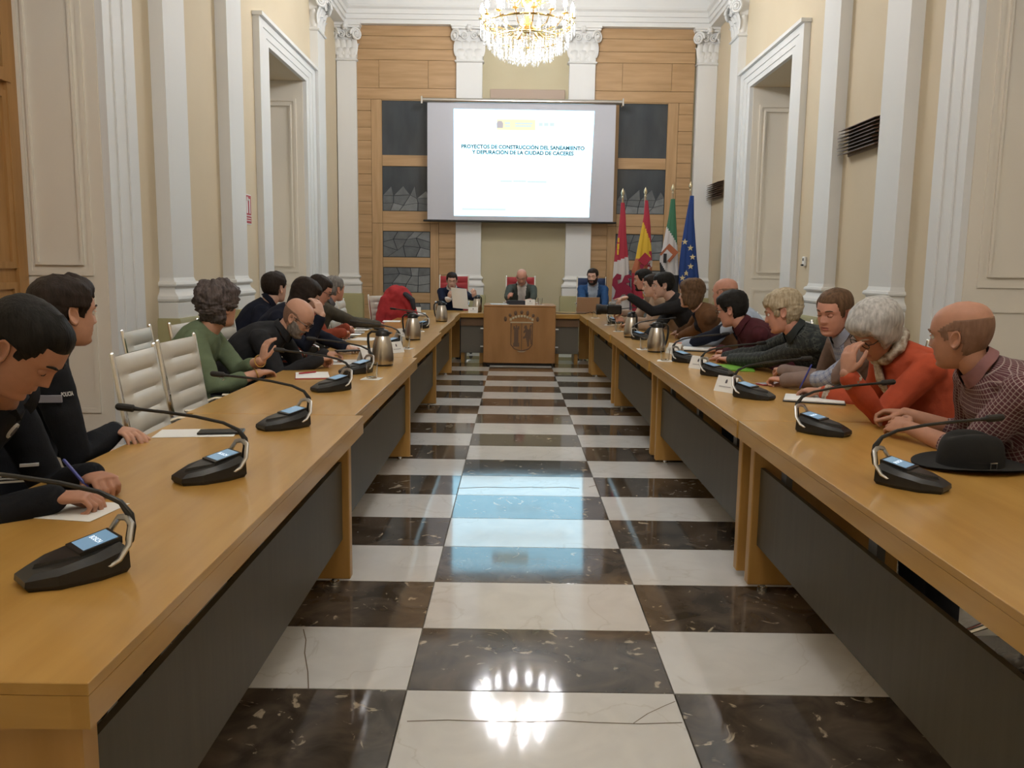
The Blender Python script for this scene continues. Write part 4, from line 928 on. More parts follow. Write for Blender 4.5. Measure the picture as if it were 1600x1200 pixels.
def head_mb(open_eyes):
    b = MB(); n = len(HZS); v = HP.reshape(-1, 3)
    f = []; mi = []
    for i in range(NPH):
        for j in range(n-1):
            f.append((i*n+j, ((i+1) % NPH)*n+j, ((i+1) % NPH)*n+j+1, i*n+j+1)); c = (HP[i, j]+HP[(i+1) % NPH, j+1])/2
            lip = c[1] > .06 and abs(c[0]) < .024-.004*abs(c[2]+.0725)/.01 and -.0845 < c[2] < -.0615
            mi.append(1 if lip else 0)
    f += [tuple(i*n+n-1 for i in range(NPH)), tuple(i*n for i in range(NPH))[::-1]]; mi += [0, 0]
    b.add(v, f); b.m = mi
    for s_ in (-1, 1):
        c = V3(s_*.031, .0765, -.0005)
        if open_eyes:
            b.ball(c, .0118, 12, 8, 2); b.ball(c+V3(0, .0068, -.0005), .0062, 10, 6, 3)
            b.grid(lambda u, v: c+V3(math.cos(PI*u)*.0135, math.sin(.3+v*1.0)*.013, .002+math.sin(PI*u)*.0075*math.cos(.3+v*1.0)+.0015), 9, 4, 0)
        else:
            b.ball(c+V3(0, -.001, 0), (.0145, .0125, .0118), 12, 8, 0)
            b.tube([c+V3(-.012, .0095, -.005), c+V3(0, .0115, -.007), c+V3(.012, .0095, -.005)], .0013, 5, 3)
        # ear: bowl with a raised rim
        def ear(u, v):
            t = 2*PI*u; r = v; hgt = .002+.011*r**2 if r < .8 else (.009+.004*math.sin((r-.8)/.2*PI)) ; rr = r*(1+.10*math.sin(t))
            return V3(s_*(.0745+hgt+.006*rr*max(0, -math.cos(t))), -.012+.019*rr*math.cos(t)-.006*math.sin(t), -.014+.032*rr*math.sin(t))
        b.grid(ear, 18, 7, 0, wrap=True)
        b.grid(lambda u, v: V3(s_*(.070+.010*(1-v)), -.012+.0195*(1-.25*v)*math.cos(2*PI*u)-.006*math.sin(2*PI*u), -.014+.0345*(1-.2*v)*math.sin(2*PI*u)), 18, 3, 0, wrap=True)
    return b
HEAD_OPEN, HEAD_DOWN = head_mb(True), head_mb(False)
def shell_mb(th):
    """a skin lifted off the head by th(azimuth, z, p); parts where th <= 0 are left out"""
    b = MB(); n = len(HZS); keep = np.zeros((NPH, n)); v = []
    for i in range(NPH):
        for j in range(n):
            p = HP[i, j]; az = abs(_phis[i]); t = th(az, p[2], p); keep[i, j] = t
            d = unit(p-V3(0, -.012, min(max(p[2], -.05), .03))); v.append(p+d*(t if t > 0 else -.003))
    f = []
    for i in range(NPH):
        for j in range(n-1):
            q = ((i, j), ((i+1) % NPH, j), ((i+1) % NPH, j+1), (i, j+1))
            if any(keep[a] > 0 for a in q): f.append(tuple(a*n+c for a, c in q))
    if keep[:, n-1].max() > 0: f.append(tuple(i*n+n-1 for i in range(NPH)))
    b.add(v, f); return b
def sstep(a, b_, x): t = min(1, max(0, (x-a)/(b_-a))); return t*t*(3-2*t)
def hair_fn(front=.066, side=-.012, back=-.075, thick=.014, amp=.004, freq=45, bald=None, drop=0., vol_top=0., seed=0., quiff=0.):
    def th(az, z, p):
        if az < .75: hl = front
        elif az < 1.25: hl = front+(side-front)*sstep(.75, 1.25, az)
        elif az < 1.65: hl = side
        elif az < 2.0: hl = side+(back-side)*sstep(1.65, 2.0, az)
        else: hl = back
        if 1.38 < az < 1.75 and z < .018 and back > -.1: return -1     # round the ear
        e = z-hl-.006*noise.noise(Vector((az*5, z*30, seed)))
        if e < 0: return -1
        if bald is not None:
            # crown bare above a horseshoe: bald = height of bare crown, lower at the front
            if z > bald-.05*sstep(1.6, .6, az): return -1
        t = thick*min(1, .12+e/.035)+vol_top*sstep(.02, .10, z)+quiff*sstep(.9, .2, az)*sstep(.04, .09, z)
        t += amp*noise.noise(Vector((p[0]*freq, p[1]*freq, p[2]*freq+seed)))+amp*.5*noise.noise(Vector((p[0]*freq*2.3, p[1]*freq*2.3, p[2]*freq*2.3)))
        return max(t, .0015)
    th.drop = drop; return th
def beard_fn(full=True, thick=.007, seed=1.):
    def th(az, z, p):
        if p[1] < -.01 or z > -.018: return -1
        ax = abs(p[0])
        mou = -.0625 < z < -.050 and ax < .030
        lipz = ax < .026 and -.088 < z < -.0625
        if full: ok = (z < -.088) or (ax > .030 and z < -.048+max(0, ax-.05)*1.6) or mou
        else: ok = (z < -.088 and ax < .035) or mou or (.022 < ax < .034 and -.09 < z < -.055)
        if not ok or (lipz and not mou): return -1
        return thick*(1+.4*noise.noise(Vector((p[0]*80, p[1]*80, p[2]*80+seed))))
    return th
def loft(b, C, A, B, n=20, mi=0):
    v = []; k = len(C)
    for c, a, d in zip(C, A, B):
        for j in range(n): t = 2*PI*j/n; v.append(c+a*math.cos(t)+d*math.sin(t))
    f = [(i*n+j, i*n+(j+1) % n, (i+1)*n+(j+1) % n, (i+1)*n+j) for i in range(k-1) for j in range(n)]+[tuple(range(n))[::-1], tuple((k-1)*n+j for j in range(n))]
    b.add(v, f, mi)
QUEUE = []
def remesh_all():
    """voxel union of everything queued, in one dependency pass"""
    tmp = []
    for mbs, vox, it in QUEUE:
        me = mbs.mesh('tmp', [], (0, 0, 0), 0); fix_normals(me); o = bpy.data.objects.new('tmp', me); COL.objects.link(o)
        r = o.modifiers.new('r', 'REMESH'); r.mode = 'VOXEL'; r.voxel_size = vox; r.use_smooth_shade = True
        if it: s_ = o.modifiers.new('s', 'SMOOTH'); s_.factor = .5; s_.iterations = it
        tmp.append(o)
    dg = bpy.context.evaluated_depsgraph_get(); out = []
    for o in tmp:
        me = o.evaluated_get(dg).to_mesh(); nv = len(me.vertices); co = np.empty(nv*3); me.vertices.foreach_get('co', co)
        no = np.empty(nv*3); me.vertices.foreach_get('normal', no)
        out.append((co.reshape(-1, 3), no.reshape(-1, 3), [tuple(p.vertices) for p in me.polygons])); o.to_mesh_clear() if False else None
    for o in tmp: d = o.data; bpy.data.objects.remove(o); bpy.data.meshes.remove(d)
    QUEUE.clear(); return out
def hand_mb(side, curl, thumb=.0, spread=1.):
    b = MB(); y = side
    C = [V3(-.012, 0, 0), V3(.0, 0, 0), V3(.03, .002*y, 0), V3(.06, .002*y, .001), V3(.084, .0, 0), V3(.092, 0, -.001)]
    loft(b, C, [V3(0, q, 0) for q in (.024, .027, .036, .042, .041, .034)], [V3(0, 0, q) for q in (.018, .019, .0175, .015, .0125, .009)], 16)
    for k, (ry, L, r) in enumerate(((.030, .070, .0088), (.0105, .079, .009), (-.0095, .073, .0087), (-.0285, .058, .0078))):
        c = curl[k]; p = V3(.084, ry*y, 0); a = 0; pts = [V3(.068, ry*y*.9, 0), p]; az = (ry*y)*2.2*spread
        for seg, fr_ in ((L*.45, .75), (L*.31, 1.0), (L*.24, .75)):
            a += c*fr_; p = p+seg*V3(math.cos(a)*math.cos(az), math.cos(a)*math.sin(az), -math.sin(a)); pts.append(p)
        b.tube(pts, [r, r*1.05, r, r*.93, r*.82], 8)
    p = V3(.018, .026*y, -.004); pts = [p]
    for seg, d in ((.042, V3(.70, .62*y*(1-thumb), -.28-.35*thumb)), (.032, V3(.92, (.30-.5*thumb)*y, -.25-.2*thumb)), (.026, V3(.93, (.05-.6*thumb)*y, -.28-.15*thumb))):
        p = p+unit(d)*seg; pts.append(p)
    b.tube(pts, [.0135, .0115, .010, .008], 8)
    return b
CURL = {'flat': (.12, .10, .12, .16), 'relax': (.42, .46, .5, .52), 'grip': (.85, .95, 1., 1.), 'fist': (1.25, 1.3, 1.3, 1.3), 'pen': (.75, .85, 1.05, 1.15), 'point': (.08, .5, .7, .8)}
HANDS = {}
def need_hand(side, pose, vox): HANDS.setdefault((side, pose, vox), None)
def make_hands():
    keys = list(HANDS)
    for side, pose, vox in keys: QUEUE.append((hand_mb(side, CURL[pose], {'pen': .5, 'fist': .7, 'grip': .4}.get(pose, 0)), vox, 1))
    for k, r in zip(keys, remesh_all()): HANDS[k] = r
def skin(n, c): return M('skin_'+n, c, .55, spec=.35, var=tuple(min(1, q*1.12) for q in c), vscale=30, bump=.03, bscale=250)
SK = {'a': skin('warm', (.50, .275, .19)), 'b': skin('tan', (.42, .215, .145)), 'c': skin('pale', (.56, .345, .265)), 'd': skin('ruddy', (.51, .255, .185))}
lip_m = M('lips', (.36, .13, .11), .5); eyew_m = M('eye_white', (.62, .60, .57), .25); iris_m = M('eye_dark', (.03, .02, .015), .2)
def hairm(n, c, c2=None): return M('hair_'+n, c, .6, spec=.2, var=c2 or tuple(q*1.6+.003 for q in c), vscale=6, vstretch=(12, 12, 3), bump=.35, bscale=12, bstretch=(14, 14, 3))
HM = {'black': hairm('black', (.008, .007, .006)), 'dark': hairm('dark_brown', (.016, .010, .007)), 'brown': hairm('brown', (.07, .038, .02), (.15, .085, .045)), 'grey': hairm('grey', (.13, .12, .11), (.25, .235, .22)),
      'curl': hairm('greying_brown', (.040, .032, .030), (.13, .105, .10)), 'blond': hairm('ash_blond', (.27, .21, .13), (.50, .42, .30)), 'white': hairm('white', (.30, .29, .275), (.52, .505, .485)), 'stub': hairm('stubble', (.20, .112, .076), (.25, .145, .10)), 'gbeard': hairm('grey_beard', (.15, .125, .11), (.30, .27, .24))}
def cloth(n, c, k=1.25): return M('cloth_'+n, c, .9, spec=.2, var=tuple(q*k for q in c), vscale=14, bump=.12, bscale=140)
trous_m = cloth('dark_trousers', (.018, .019, .025)); shoe_m = M('shoe_leather', (.015, .012, .01), .4)
PEOPLE = []
def person(label, hip, fa, head, hyaw, hpitch=0., hroll=0., sk='a', hair=None, hmat='dark', beard=None, bmat='dark', top=None, top_m=None, cuff=1., wl=None, wr=None, bulk=1., sh=.185, hs=1., vox=.010,
           open_eyes=True, brow=None, vneck=None, lap=None, collar=None, glasses=None, hipz=.52, nb=None, elbow=(0, 0), wrinkle=.005, extra=None, chair_=None, top_name='sweater', group='people seated at the council tables', lip=True):
    PEOPLE.append(dict(locals()))
HAND_OFF = 0.
def prep(P):
    fa = P['fa']; F0 = V3(math.cos(fa), math.sin(fa), 0); R0 = V3(math.sin(fa), -math.cos(fa), 0); hc = np.asarray(P['head'], float)
    hm = head_frame(hc, P['hyaw'], P['hpitch'], P['hroll'], P['hs'])
    nk = hm[:3, :3]@V3(0, -.028, -.085)+hc
    nb = np.asarray(P['nb'], float) if P['nb'] is not None else nk+V3(0, 0, -.040)-F0*.038
    H0 = V3(P['hip'][0], P['hip'][1], P['hipz']); k = P['bulk']
    ctrl = H0+V3(0, 0, .30)-F0*.05+(nb-H0)*V3(.18, .18, 0)
    ts = np.linspace(0, 1, 15); S = [(1-t)**2*H0+2*t*(1-t)*ctrl+t*t*nb for t in ts]
    tg = [unit(S[min(i+1, 14)]-S[max(i-1, 0)]) for i in range(15)]; FW = [unit(np.cross(R0, t)*-1) for t in tg]
    FW = [f if np.dot(f, F0) > 0 else -f for f in FW]
    prof = [(0, .165, .120), (.12, .175, .125), (.3, .168, .122), (.45, .162, .120), (.6, .172, .122), (.75, .182, .120), (.86, .178, .104), (.92, .150, .088), (.97, .095, .070), (1., .064, .062)]
    def tors(b, inf, upto=1.):
        C, A, B = [S[0]-tg[0]*.07], [R0*(.10*k+inf)], [FW[0]*(.08*k+inf)]
        for i, t in enumerate(ts):
            if t > upto: break
            w_, d = [np.interp(t, [q[0] for q in prof], [q[j] for q in prof]) for j in (1, 2)]
            wk = k if t < .9 else 1; belly = FW[i]*(.02*max(0, k-1)*10*math.sin(PI*min(1, t*1.5))) if t < .66 else 0
            C.append(S[i]+belly); A.append(R0*(w_*wk*P['sh']/.185+inf)); B.append(FW[i]*(d*wk+inf))
        loft(b, C, A, B, 22)
    shc = S[12]*.35+S[13]*.65
    arms = []
    for j, (sd, wspec) in enumerate(((-1, P['wl']), (1, P['wr']))):
        Sj = shc+R0*sd*(P['sh']*(.5+.5*k)-.012)-tg[12]*.02
        if wspec is None:       # hand in the lap
            Wp = S[0]+F0*.30+R0*sd*.10+V3(0, 0, .13); dirv, dors, pose = unit(F0-R0*sd*.5), V3(0, 0, 1), 'relax'
        else: Wp, dirv, dors, pose = np.asarray(wspec[0], float), unit(wspec[1]), unit(wspec[2]), wspec[3]
        l1, l2 = .30, .265; d = Wp-Sj; L = np.linalg.norm(d)
        if L > (l1+l2)*.995: q = L/((l1+l2)*.995); l1 *= q; l2 *= q
        if L < .12: l1 *= 1.0
        dn_ = d/L; a = (l1*l1-l2*l2+L*L)/(2*L); h = math.sqrt(max(1e-6, l1*l1-a*a))
        pole = wspec[4] if wspec is not None and len(wspec) > 4 else V3(0, 0, -1)+R0*sd*.55-F0*.25
        pole = np.asarray(pole, float); pole = unit(pole-dn_*np.dot(pole, dn_)); El = Sj+dn_*a+pole*h
        arms.append((sd, Sj, El, Wp, dirv, dors, pose))
    P.update(F0=F0, R0=R0, hc=hc, hm=hm, nk=nk, NB=nb, H0=H0, S=S, tg=tg, FW=FW, tors=tors, arms=arms, k=k, k_=k)
    hv = .0035 if P['vox'] <= .0075 else .005
    for a in arms: need_hand(a[0], a[6], hv)
    P['hv'] = hv
    # clothing, queued for the voxel union
    b = MB(); tors(b, .014, 1.)
    ka = .5+.5*k
    for sd, Sj, El, Wp, dirv, dors, pose in arms:
        c = P['cuff'] if not isinstance(P['cuff'], tuple) else P['cuff'][0 if sd < 0 else 1]
        end = El+(Wp-El)*c; b.ball(Sj-tg[12]*.005, .068*ka, 14, 10)
        b.tube([shc+R0*sd*.09-tg[12]*.01, Sj-tg[12]*.005, Sj+(El-Sj)*.5, El, El+(end-El)*.5, end], [.066*ka, .068*ka, .059*ka, .053*ka, .049*ka, .042+.010*(1-c)*ka], 14)
    P['top_mb'] = b
    QUEUE.append((b, P['vox'], 5))
WOVEN = ('blue_white_check_shirt', 'red_white_check_shirt', 'dark_plaid_shirt')
def weave(P, co):
    """cloth coordinates: round and along the limb that each point belongs to"""
    S = P['S']; segs = [(S[0], S[7], .15, 0, P['R0']), (S[7], S[14], .15, np.linalg.norm(S[7]-S[0]), P['R0'])]
    for sd, Sj, El, Wp, *_ in P['arms']: segs += [(Sj, El, .055, .3, P['F0']), (El, Wp, .048, .3+np.linalg.norm(El-Sj), P['F0'])]
    best = np.full(len(co), 1e9); out = np.zeros((len(co), 3))
    for a, b_, r, o, ref in segs:
        d = b_-a; L = np.linalg.norm(d); d = d/L; t = np.clip((co-a)@d, 0, L); q = co-a-np.outer((co-a)@d, d); ds = np.linalg.norm(co-a-np.outer(t, d), axis=1)-r
        e1 = unit(ref-d*np.dot(ref, d)); e2 = np.cross(d, e1); ang = np.arctan2(q@e2, q@e1)
        m = ds < best; best[m] = ds[m]; out[m, 0] = (ang*r)[m]; out[m, 1] = (o+(co-a)@d)[m]
    return out
def finish(P, topmesh, no):
    root = empty('person', (P['H0'][0], P['H0'][1], 0), P['label'], 'person', P['group']); ori = np.array(root.location)
    skm = SK[P['sk']]; F0, R0 = P['F0'], P['R0']
    hb = HEAD_OPEN if P['open_eyes'] else HEAD_DOWN
    b = MB(); b.v = list(hb.v); b.f = list(hb.f); b.m = list(hb.m); b.xform(P['hm'])
    if not P['lip']: b.m = [0 if q == 1 else q for q in b.m]
    hd, nb = P['hm'][:3, :3], P['NB']
    b.tube([P['hc']+hd@V3(0, -.022, -.035), P['nk'], P['nk']*.5+nb*.5, nb-P['tg'][14]*.04], [.056, .056, .058, .066], 20)
    P['tors'](b, -.016, .99)
    for sd, Sj, El, Wp, dirv, dors, pose in P['arms']:
        wdir = unit(Wp-El)
        b.tube([Sj+(El-Sj)*.3, Sj+(El-Sj)*.6, El, El+(Wp-El)*.3, El+(Wp-El)*.75, Wp], [.030, .036, .038, .040, .031, .026], 14)
        z = unit(dors-dirv*np.dot(dors, dirv)); y = np.cross(z, dirv); m = np.eye(4); m[:3, 0], m[:3, 1], m[:3, 2], m[:3, 3] = dirv, y, z, Wp
        co, _, fc = HANDS[(sd, pose, P['hv'])]; st = len(b.v); b.add(co, fc); b.xform(m, st)
    # legs
    for sd in (-1, 1):
        hp = P['H0']+R0*sd*.09; kn = hp+F0*.42+R0*sd*.05+V3(0, 0, .0); an = V3(kn[0], kn[1], .10)-F0*.02
        b.tube([hp, hp+(kn-hp)*.5, kn, kn*.5+an*.5, an], [.08, .07, .055, .05, .04], 12)
    b.build('body', [skm, lip_m, eyew_m, iris_m], root, 60, fix=False)
    # trousers and shoes
    t = MB(); t.ball(P['H0']+V3(0, 0, -.01), (.19, .17, .11), 16, 10)
    for sd in (-1, 1):
        hp = P['H0']+R0*sd*.09; kn = hp+F0*.42+R0*sd*.05; an = V3(kn[0], kn[1], .10)-F0*.02
        t.tube([hp, hp+(kn-hp)*.5, kn+V3(0, 0, .0), kn*.5+an*.5, an-V3(0, 0, .02)], [.092, .082, .070, .062, .056], 14)
        s_ = MB(); s_.tube([an+V3(0, 0, -.055)-F0*.04, an+V3(0, 0, -.05)+F0*.05, an+V3(0, 0, -.065)+F0*.15], [.04, .045, .033], 12, flat=.9); s_.build('shoe', shoe_m, root, 60)
    t.build('trousers', trous_m, root, 60, fix=False)
    # top garment with folds; the V at the chest is the shirt beneath
    co, fc = topmesh[0].copy(), topmesh[2]; amp = P['wrinkle']
    for i in range(len(co)):
        p = co[i]; w_ = noise.noise(Vector((p[0]*8, p[1]*8, p[2]*11)))+.6*noise.noise(Vector((p[0]*19+3, p[1]*19, p[2]*26)))
        co[i] = p+no[i]*amp*w_
    groups = {}
    if P['vneck']:
        vd, vw, vm, vname, vmin = P['vneck']; T_ = P['tg'][12]; Fw = P['FW'][11]
        rel = co-(nb+T_*.02); u = rel@R0; v = -(rel@T_); f = rel@Fw
        inside = (f > .0) & (v < vd) & (np.abs(u) < np.maximum(vmin, vw*(1-v/vd)))
        isin = [sum(bool(inside[q]) for q in fa_) >= 2 for fa_ in fc]
        groups[(vname, vm)] = [q for q, k in zip(fc, isin) if k]; groups[(P['top_name'], P['top_m'])] = [q for q, k in zip(fc, isin) if not k]
    else: groups[(P['top_name'], P['top_m'])] = fc
    tops = {}
    for (nm, m), faces in groups.items():
        if not faces: continue
        used = sorted({i for q in faces for i in q}); mp = {i: k for k, i in enumerate(used)}
        o = MB(); o.v = [tuple(co[i]) for i in used]; o.f = [tuple(mp[i] for i in q) for q in faces]; o.m = [0]*len(o.f); ob_ = o.build(nm, m, root, 80, fix=False); tops[nm] = (o, ob_)
        if m.name in WOVEN: ob_.data.attributes.new('weave', 'FLOAT_VECTOR', 'POINT').data.foreach_set('vector', weave(P, co[used]).ravel())
    P['tops'] = tops
    if P['hair']:
        hs_ = shell_mb(P['hair']); dr = getattr(P['hair'], 'drop', 0)
        if dr:
            hs_.v = [(p[0]*(1+.25*sstep(0, -.11, p[2])), p[1]-.01*sstep(0, -.11, p[2]), p[2]-dr*sstep(-.02, -.12, p[2])) for p in hs_.v]
        hs_.xform(P['hm']); hs_.build('hair', HM[P['hmat']], root, 80)
    bm_ = HM[P['brow'] or (P['hmat'] if P['hair'] else 'stub')]
    bb = MB()
    for s_ in (-1, 1):
        pts = [head_point(math.asin(min(.95, q/.0765)), .022+.004*math.sin((q-.012)/.036*PI))*V3(s_, 1, 1)+V3(0, .0025, 0) for q in (.012, .022, .032, .044)]
        bb.tube(pts, [.0025, .0038, .0036, .002], 6)
    bb.xform(P['hm']); bb.build('eyebrows', bm_, root)
    if P['beard']: s_ = shell_mb(P['beard']); s_.xform(P['hm']); s_.build('beard', HM[P['bmat']], root, 80)
    if P['collar']:
        cm, cr = P['collar']; b = MB(); Tn = unit(P['nk']-nb); a = unit(np.cross(Tn, V3(0, 1, .1))); c = np.cross(Tn, a); o = nb+Tn*.022
        Fh = P['FW'][12]
        e1 = unit(Fh-Tn*np.dot(Fh, Tn)); e2 = np.cross(Tn, e1)
        def col(u, v):
            t_ = .16+(2*PI-.32)*u; d = e1*math.cos(t_)+e2*math.sin(t_); fr_ = max(0, math.cos(t_))
            r, h = ((.066, -.022), (.0655, .020), (.069, .023), (.083, -.014-.018*fr_), (.080, -.016-.018*fr_))[round(v*4)]
            return o+d*(r+cr*.2)+Tn*(h-.022*fr_+.006)
        b.grid(col, 33, 5); b.build('collar', cm, root, 50)
    if P['glasses']:
        b = MB(); gm = P['glasses']
        for s_ in (-1, 1):
            b.tube([V3(s_*.032+.024*math.cos(q*PI/8), .099+.0*q, -.002+.017*math.sin(q*PI/8)) for q in range(17)], .0022, 6, cap=False)
            b.tube([V3(s_*.055, .098, .004), V3(s_*.072, .085, .006), V3(s_*.079, .0, .006), V3(s_*.078, -.02, -.008)], .0022, 6)
        b.tube([V3(-.009, .1, .004), V3(.009, .1, .004)], .002, 6)
        b.xform(P['hm']); b.build('glasses', gm, root)
    if P['chair_']: 
        x, y, ang, lab, proto = P['chair_']; chair(x, y, ang, lab, proto)
    if P['extra']: P['extra'](P, root)
    return root
UP = V3(0, 0, 1)
def hw_(px, py, tx, ty, pose='relax', dz=.032, up=UP, pole=None):
    """hand on the table: wrist pixel, pixel the fingers point at"""
    a, b_ = onz(px, py, TZ+dz), onz(tx, ty, TZ+dz); r = (a, b_-a, up, pose)
    return r if pole is None else r+(pole,)
def seat(P_hip, fa, label, proto=None): return (P_hip[0]+.03*math.cos(fa), P_hip[1]+.03*math.sin(fa), fa, label, proto)
police_m = cloth('police_black', (.010, .011, .014)); green_m = cloth('sage_green_knit', (.115, .148, .088)); char_m = cloth('charcoal', (.020, .020, .022)); navyk_m = cloth('navy_knit', (.010, .012, .022))
rust_m = cloth('rust_knit', (.25, .055, .030)); moss_m = cloth('moss_tweed', (.070, .062, .048)); navyj_m = cloth('navy_jumper', (.010, .014, .035)); dgreen_m = cloth('grey_green_jacket', (.055, .062, .052)); blue_m = cloth('blue_suit', (.022, .06, .15))
sblue_m = cloth('pale_blue_shirt', (.36, .42, .52)); swhite_m = cloth('white_shirt', (.60, .55, .52)); beige_m = cloth('beige_shirt', (.34, .25, .19)); brownj_m = cloth('brown_jacket', (.13, .065, .032)); maroon_m = cloth('maroon_sweater', (.060, .015, .020))
taupe_m = cloth('taupe_blazer', (.20, .145, .125)); coral_m = cloth('coral_sweater', (.36, .065, .030)); sstripe_m = plaid('blue_white_check_shirt', (.30, .33, .42), (.10, .13, .24), (.45, .47, .52), 60, 30)
plaid_red = plaid('red_white_check_shirt', (.095, .028, .036), (.60, .50, .46), (.045, .010, .02), 66, 66, .24, .12); plaid_dk = plaid('dark_plaid_shirt', (.020, .026, .026), (.13, .14, .12), (.008, .010, .012), 20, 40, .25, .4)
brownc_m = cloth('brown_coat', (.085, .05, .03))
# ---- left row
hipA = (-1.80, 2.22)
def badge(P, root):
    m = M('badge_white', (.62, .62, .62), .5); o, ob = P['tops'][P['top_name']]
    stick(P, root, [((18, 672), .034, .05, 'badge', m), ((46, 726), .05, .008, 'reflective_strip', m)])
def stick(P, root, items):
    """emblems sewn on a sleeve where the camera ray meets the cloth"""
    from mathutils.bvhtree import BVHTree
    o, ob = P['tops'][P['top_name']]; bv = BVHTree.FromPolygons([Vector(v) for v in o.v], o.f)
    for (px, py), w_, h_, nm, m in items:
        d = ray(px, py); hit, n_, _, _ = bv.ray_cast(Vector(CAM), Vector(d).normalized())
        if hit is None: continue
        n_ = np.array(n_); n_ = n_ if np.dot(n_, d) < 0 else -n_; u = unit(np.cross(n_, V3(0, 0, 1)))*-1; u = u if np.dot(u, AXR) > 0 else -u; up = np.cross(n_, u); up = up if up[2] > 0 else -up
        q = np.array(hit)+n_*.004
        if nm == 'sleeve_text': text_obj(nm, m[0], h_, m[1], q, u, up, root, .0006, w_)
        else:
            pts = [(w_/2*math.cos(t*PI/8), h_/2*math.sin(t*PI/8)) for t in range(16)] if nm == 'badge' else [(-w_/2, -h_/2), (w_/2, -h_/2), (w_/2, h_/2), (-w_/2, h_/2)]
            MB().prism(pts, u, up, q-n_*.006, n_, .009).build(nm, m, root, 0)
            if nm == 'badge': MB().prism([(x*.62, y*.62) for x, y in pts], u, up, q+n_*.003, n_, .002).build('badge_centre', M('badge_dark', (.10, .09, .11), .5), root, 0)
person('police officer in black uniform bent over a sheet, writing, nearest the camera on the left', hipA, .10, onx(38, 543, -1.25), .12, .80, .05, sk='b', hair=hair_fn(.062, -.005, -.06, .010, .002, 60, quiff=.006), hmat='black', top_m=police_m, top_name='uniform_jacket', vox=.0070,
       wr=hw_(82, 778, 150, 776, 'pen', .040), wl=hw_(142, 742, 205, 764, 'grip', .048), open_eyes=False, bulk=1.06, nb=onx(8, 612, -1.42), extra=badge, chair_=seat(hipA, .1, 'cream ribbed chair under the writing police officer'), collar=(police_m, .014), lip=False)
hipB = (-1.84, 2.98)
def patchB(P, root):
    stick(P, root, [((128, 585), .030, .055, 'badge', M('badge_white', (.62, .62, .62), .5)), ((76, 623), .085, .024, 'reflective_strip', M('reflective_grey', (.28, .28, .34), .4)), ((104, 616), .042, .020, 'sleeve_text', ('POLICIA', M('badge_white', (.62, .62, .62), .5)))])
    b = MB(); sd, Sj, El, Wp, dirv, dors, pose = P['arms'][1]; d = unit(Wp-El); a = unit(np.cross(d, UP)); c = np.cross(d, a); q = Wp-d*.012
    b.tube([q+(a*math.cos(t*PI/12)+c*math.sin(t*PI/12))*.031 for t in range(25)], .008, 6, cap=False); b.build('wristwatch', black_m, root)
person('police officer in black uniform looking away towards the screen', hipB, .75, onx(103, 487, -1.60), .92, .05, 0, sk='a', hair=hair_fn(.055, -.015, -.07, .017, .004, 50, quiff=.012), hmat='dark', top_m=police_m, top_name='uniform_jacket', vox=.0070, cuff=.86,
       wr=hw_(182, 672, 222, 680, 'relax', .035), wl=None, bulk=1.06, extra=patchB, chair_=seat(hipB, .3, 'cream ribbed chair under the police officer looking away'), collar=(police_m, .015))
hipC = (-1.96, 4.96)
def bracelet(P, root):
    for k, (sd, Sj, El, Wp, dirv, dors, pose) in enumerate(P['arms']):
        d = unit(Wp-El); a = unit(np.cross(d, UP+F0_())); c = np.cross(d, a); q = Wp-d*.02; b = MB()
        b.tube([q+(a*math.cos(t*PI/12)+c*math.sin(t*PI/12))*.034 for t in range(25)], .004, 6, cap=False); b.build('bracelet', M('gold_bracelet', (.6, .42, .15), .3, 1.), root)
def F0_(): return V3(.01, .02, 0)
person('woman with curly greying hair in a sage green sweater', hipC, .10, onx(343, 478, -1.72), .98, .0, 0, sk='a', hair=hair_fn(.050, -.03, -.105, .034, .022, 38, vol_top=.012), hmat='curl', top_m=green_m, vox=.0085, cuff=.58, sh=.18,
       wr=hw_(405, 583, 445, 575, 'relax', .035), wl=(onx(409, 563, -1.45), V3(.25, .05, 1), V3(-.75, -.6, .15), 'relax', V3(.2, .2, -1)), extra=bracelet, chair_=seat(hipC, .1, 'cream ribbed chair under the woman in green'))
hipD = (-1.92, 5.55)
gk = M('spectacle_frame_dark', (.02, .015, .012), .3)
person('bald man with grey beard and glasses in a dark shirt, looking at his phone', hipD, -.05, onx(466, 496, -1.43), -.12, .62, 0, sk='a', hair=hair_fn(.05, -.01, -.07, .0015, .0004, 60, bald=.035), hmat='stub', beard=beard_fn(True, .0045), bmat='gbeard', top_m=char_m, top_name='shirt', vox=.0085, cuff=.95,
       wr=hw_(499, 562, 535, 556, 'grip', .06), wl=hw_(508, 553, 540, 552, 'grip', .06), open_eyes=False, glasses=gk, collar=(char_m, .014), bulk=1.08, chair_=seat(hipD, 0, 'cream ribbed chair under the bald man with the phone'))
sheet('mobile_phone', onz(543, 549, TZ+.075), .16, .075, .5, [('body', black_m, .009, 1.)], 'black phone held by the bald bearded man', 'phone')
hipE = (-2.24, 6.84)
person('short-haired man in a navy jumper behind the bald bearded man, looking at the screen', hipE, .3, onx(430, 449, -1.98), 1.05, .02, 0, sk='c', hair=hair_fn(.06, -.005, -.065, .016, .003, 50, quiff=.01), hmat='dark', top_m=navyk_m, vox=.010, collar=(navyk_m, .014), chair_=seat(hipE, .3, 'cream ribbed chair under the man in the navy jumper'))
hipF = (-1.92, 6.28)
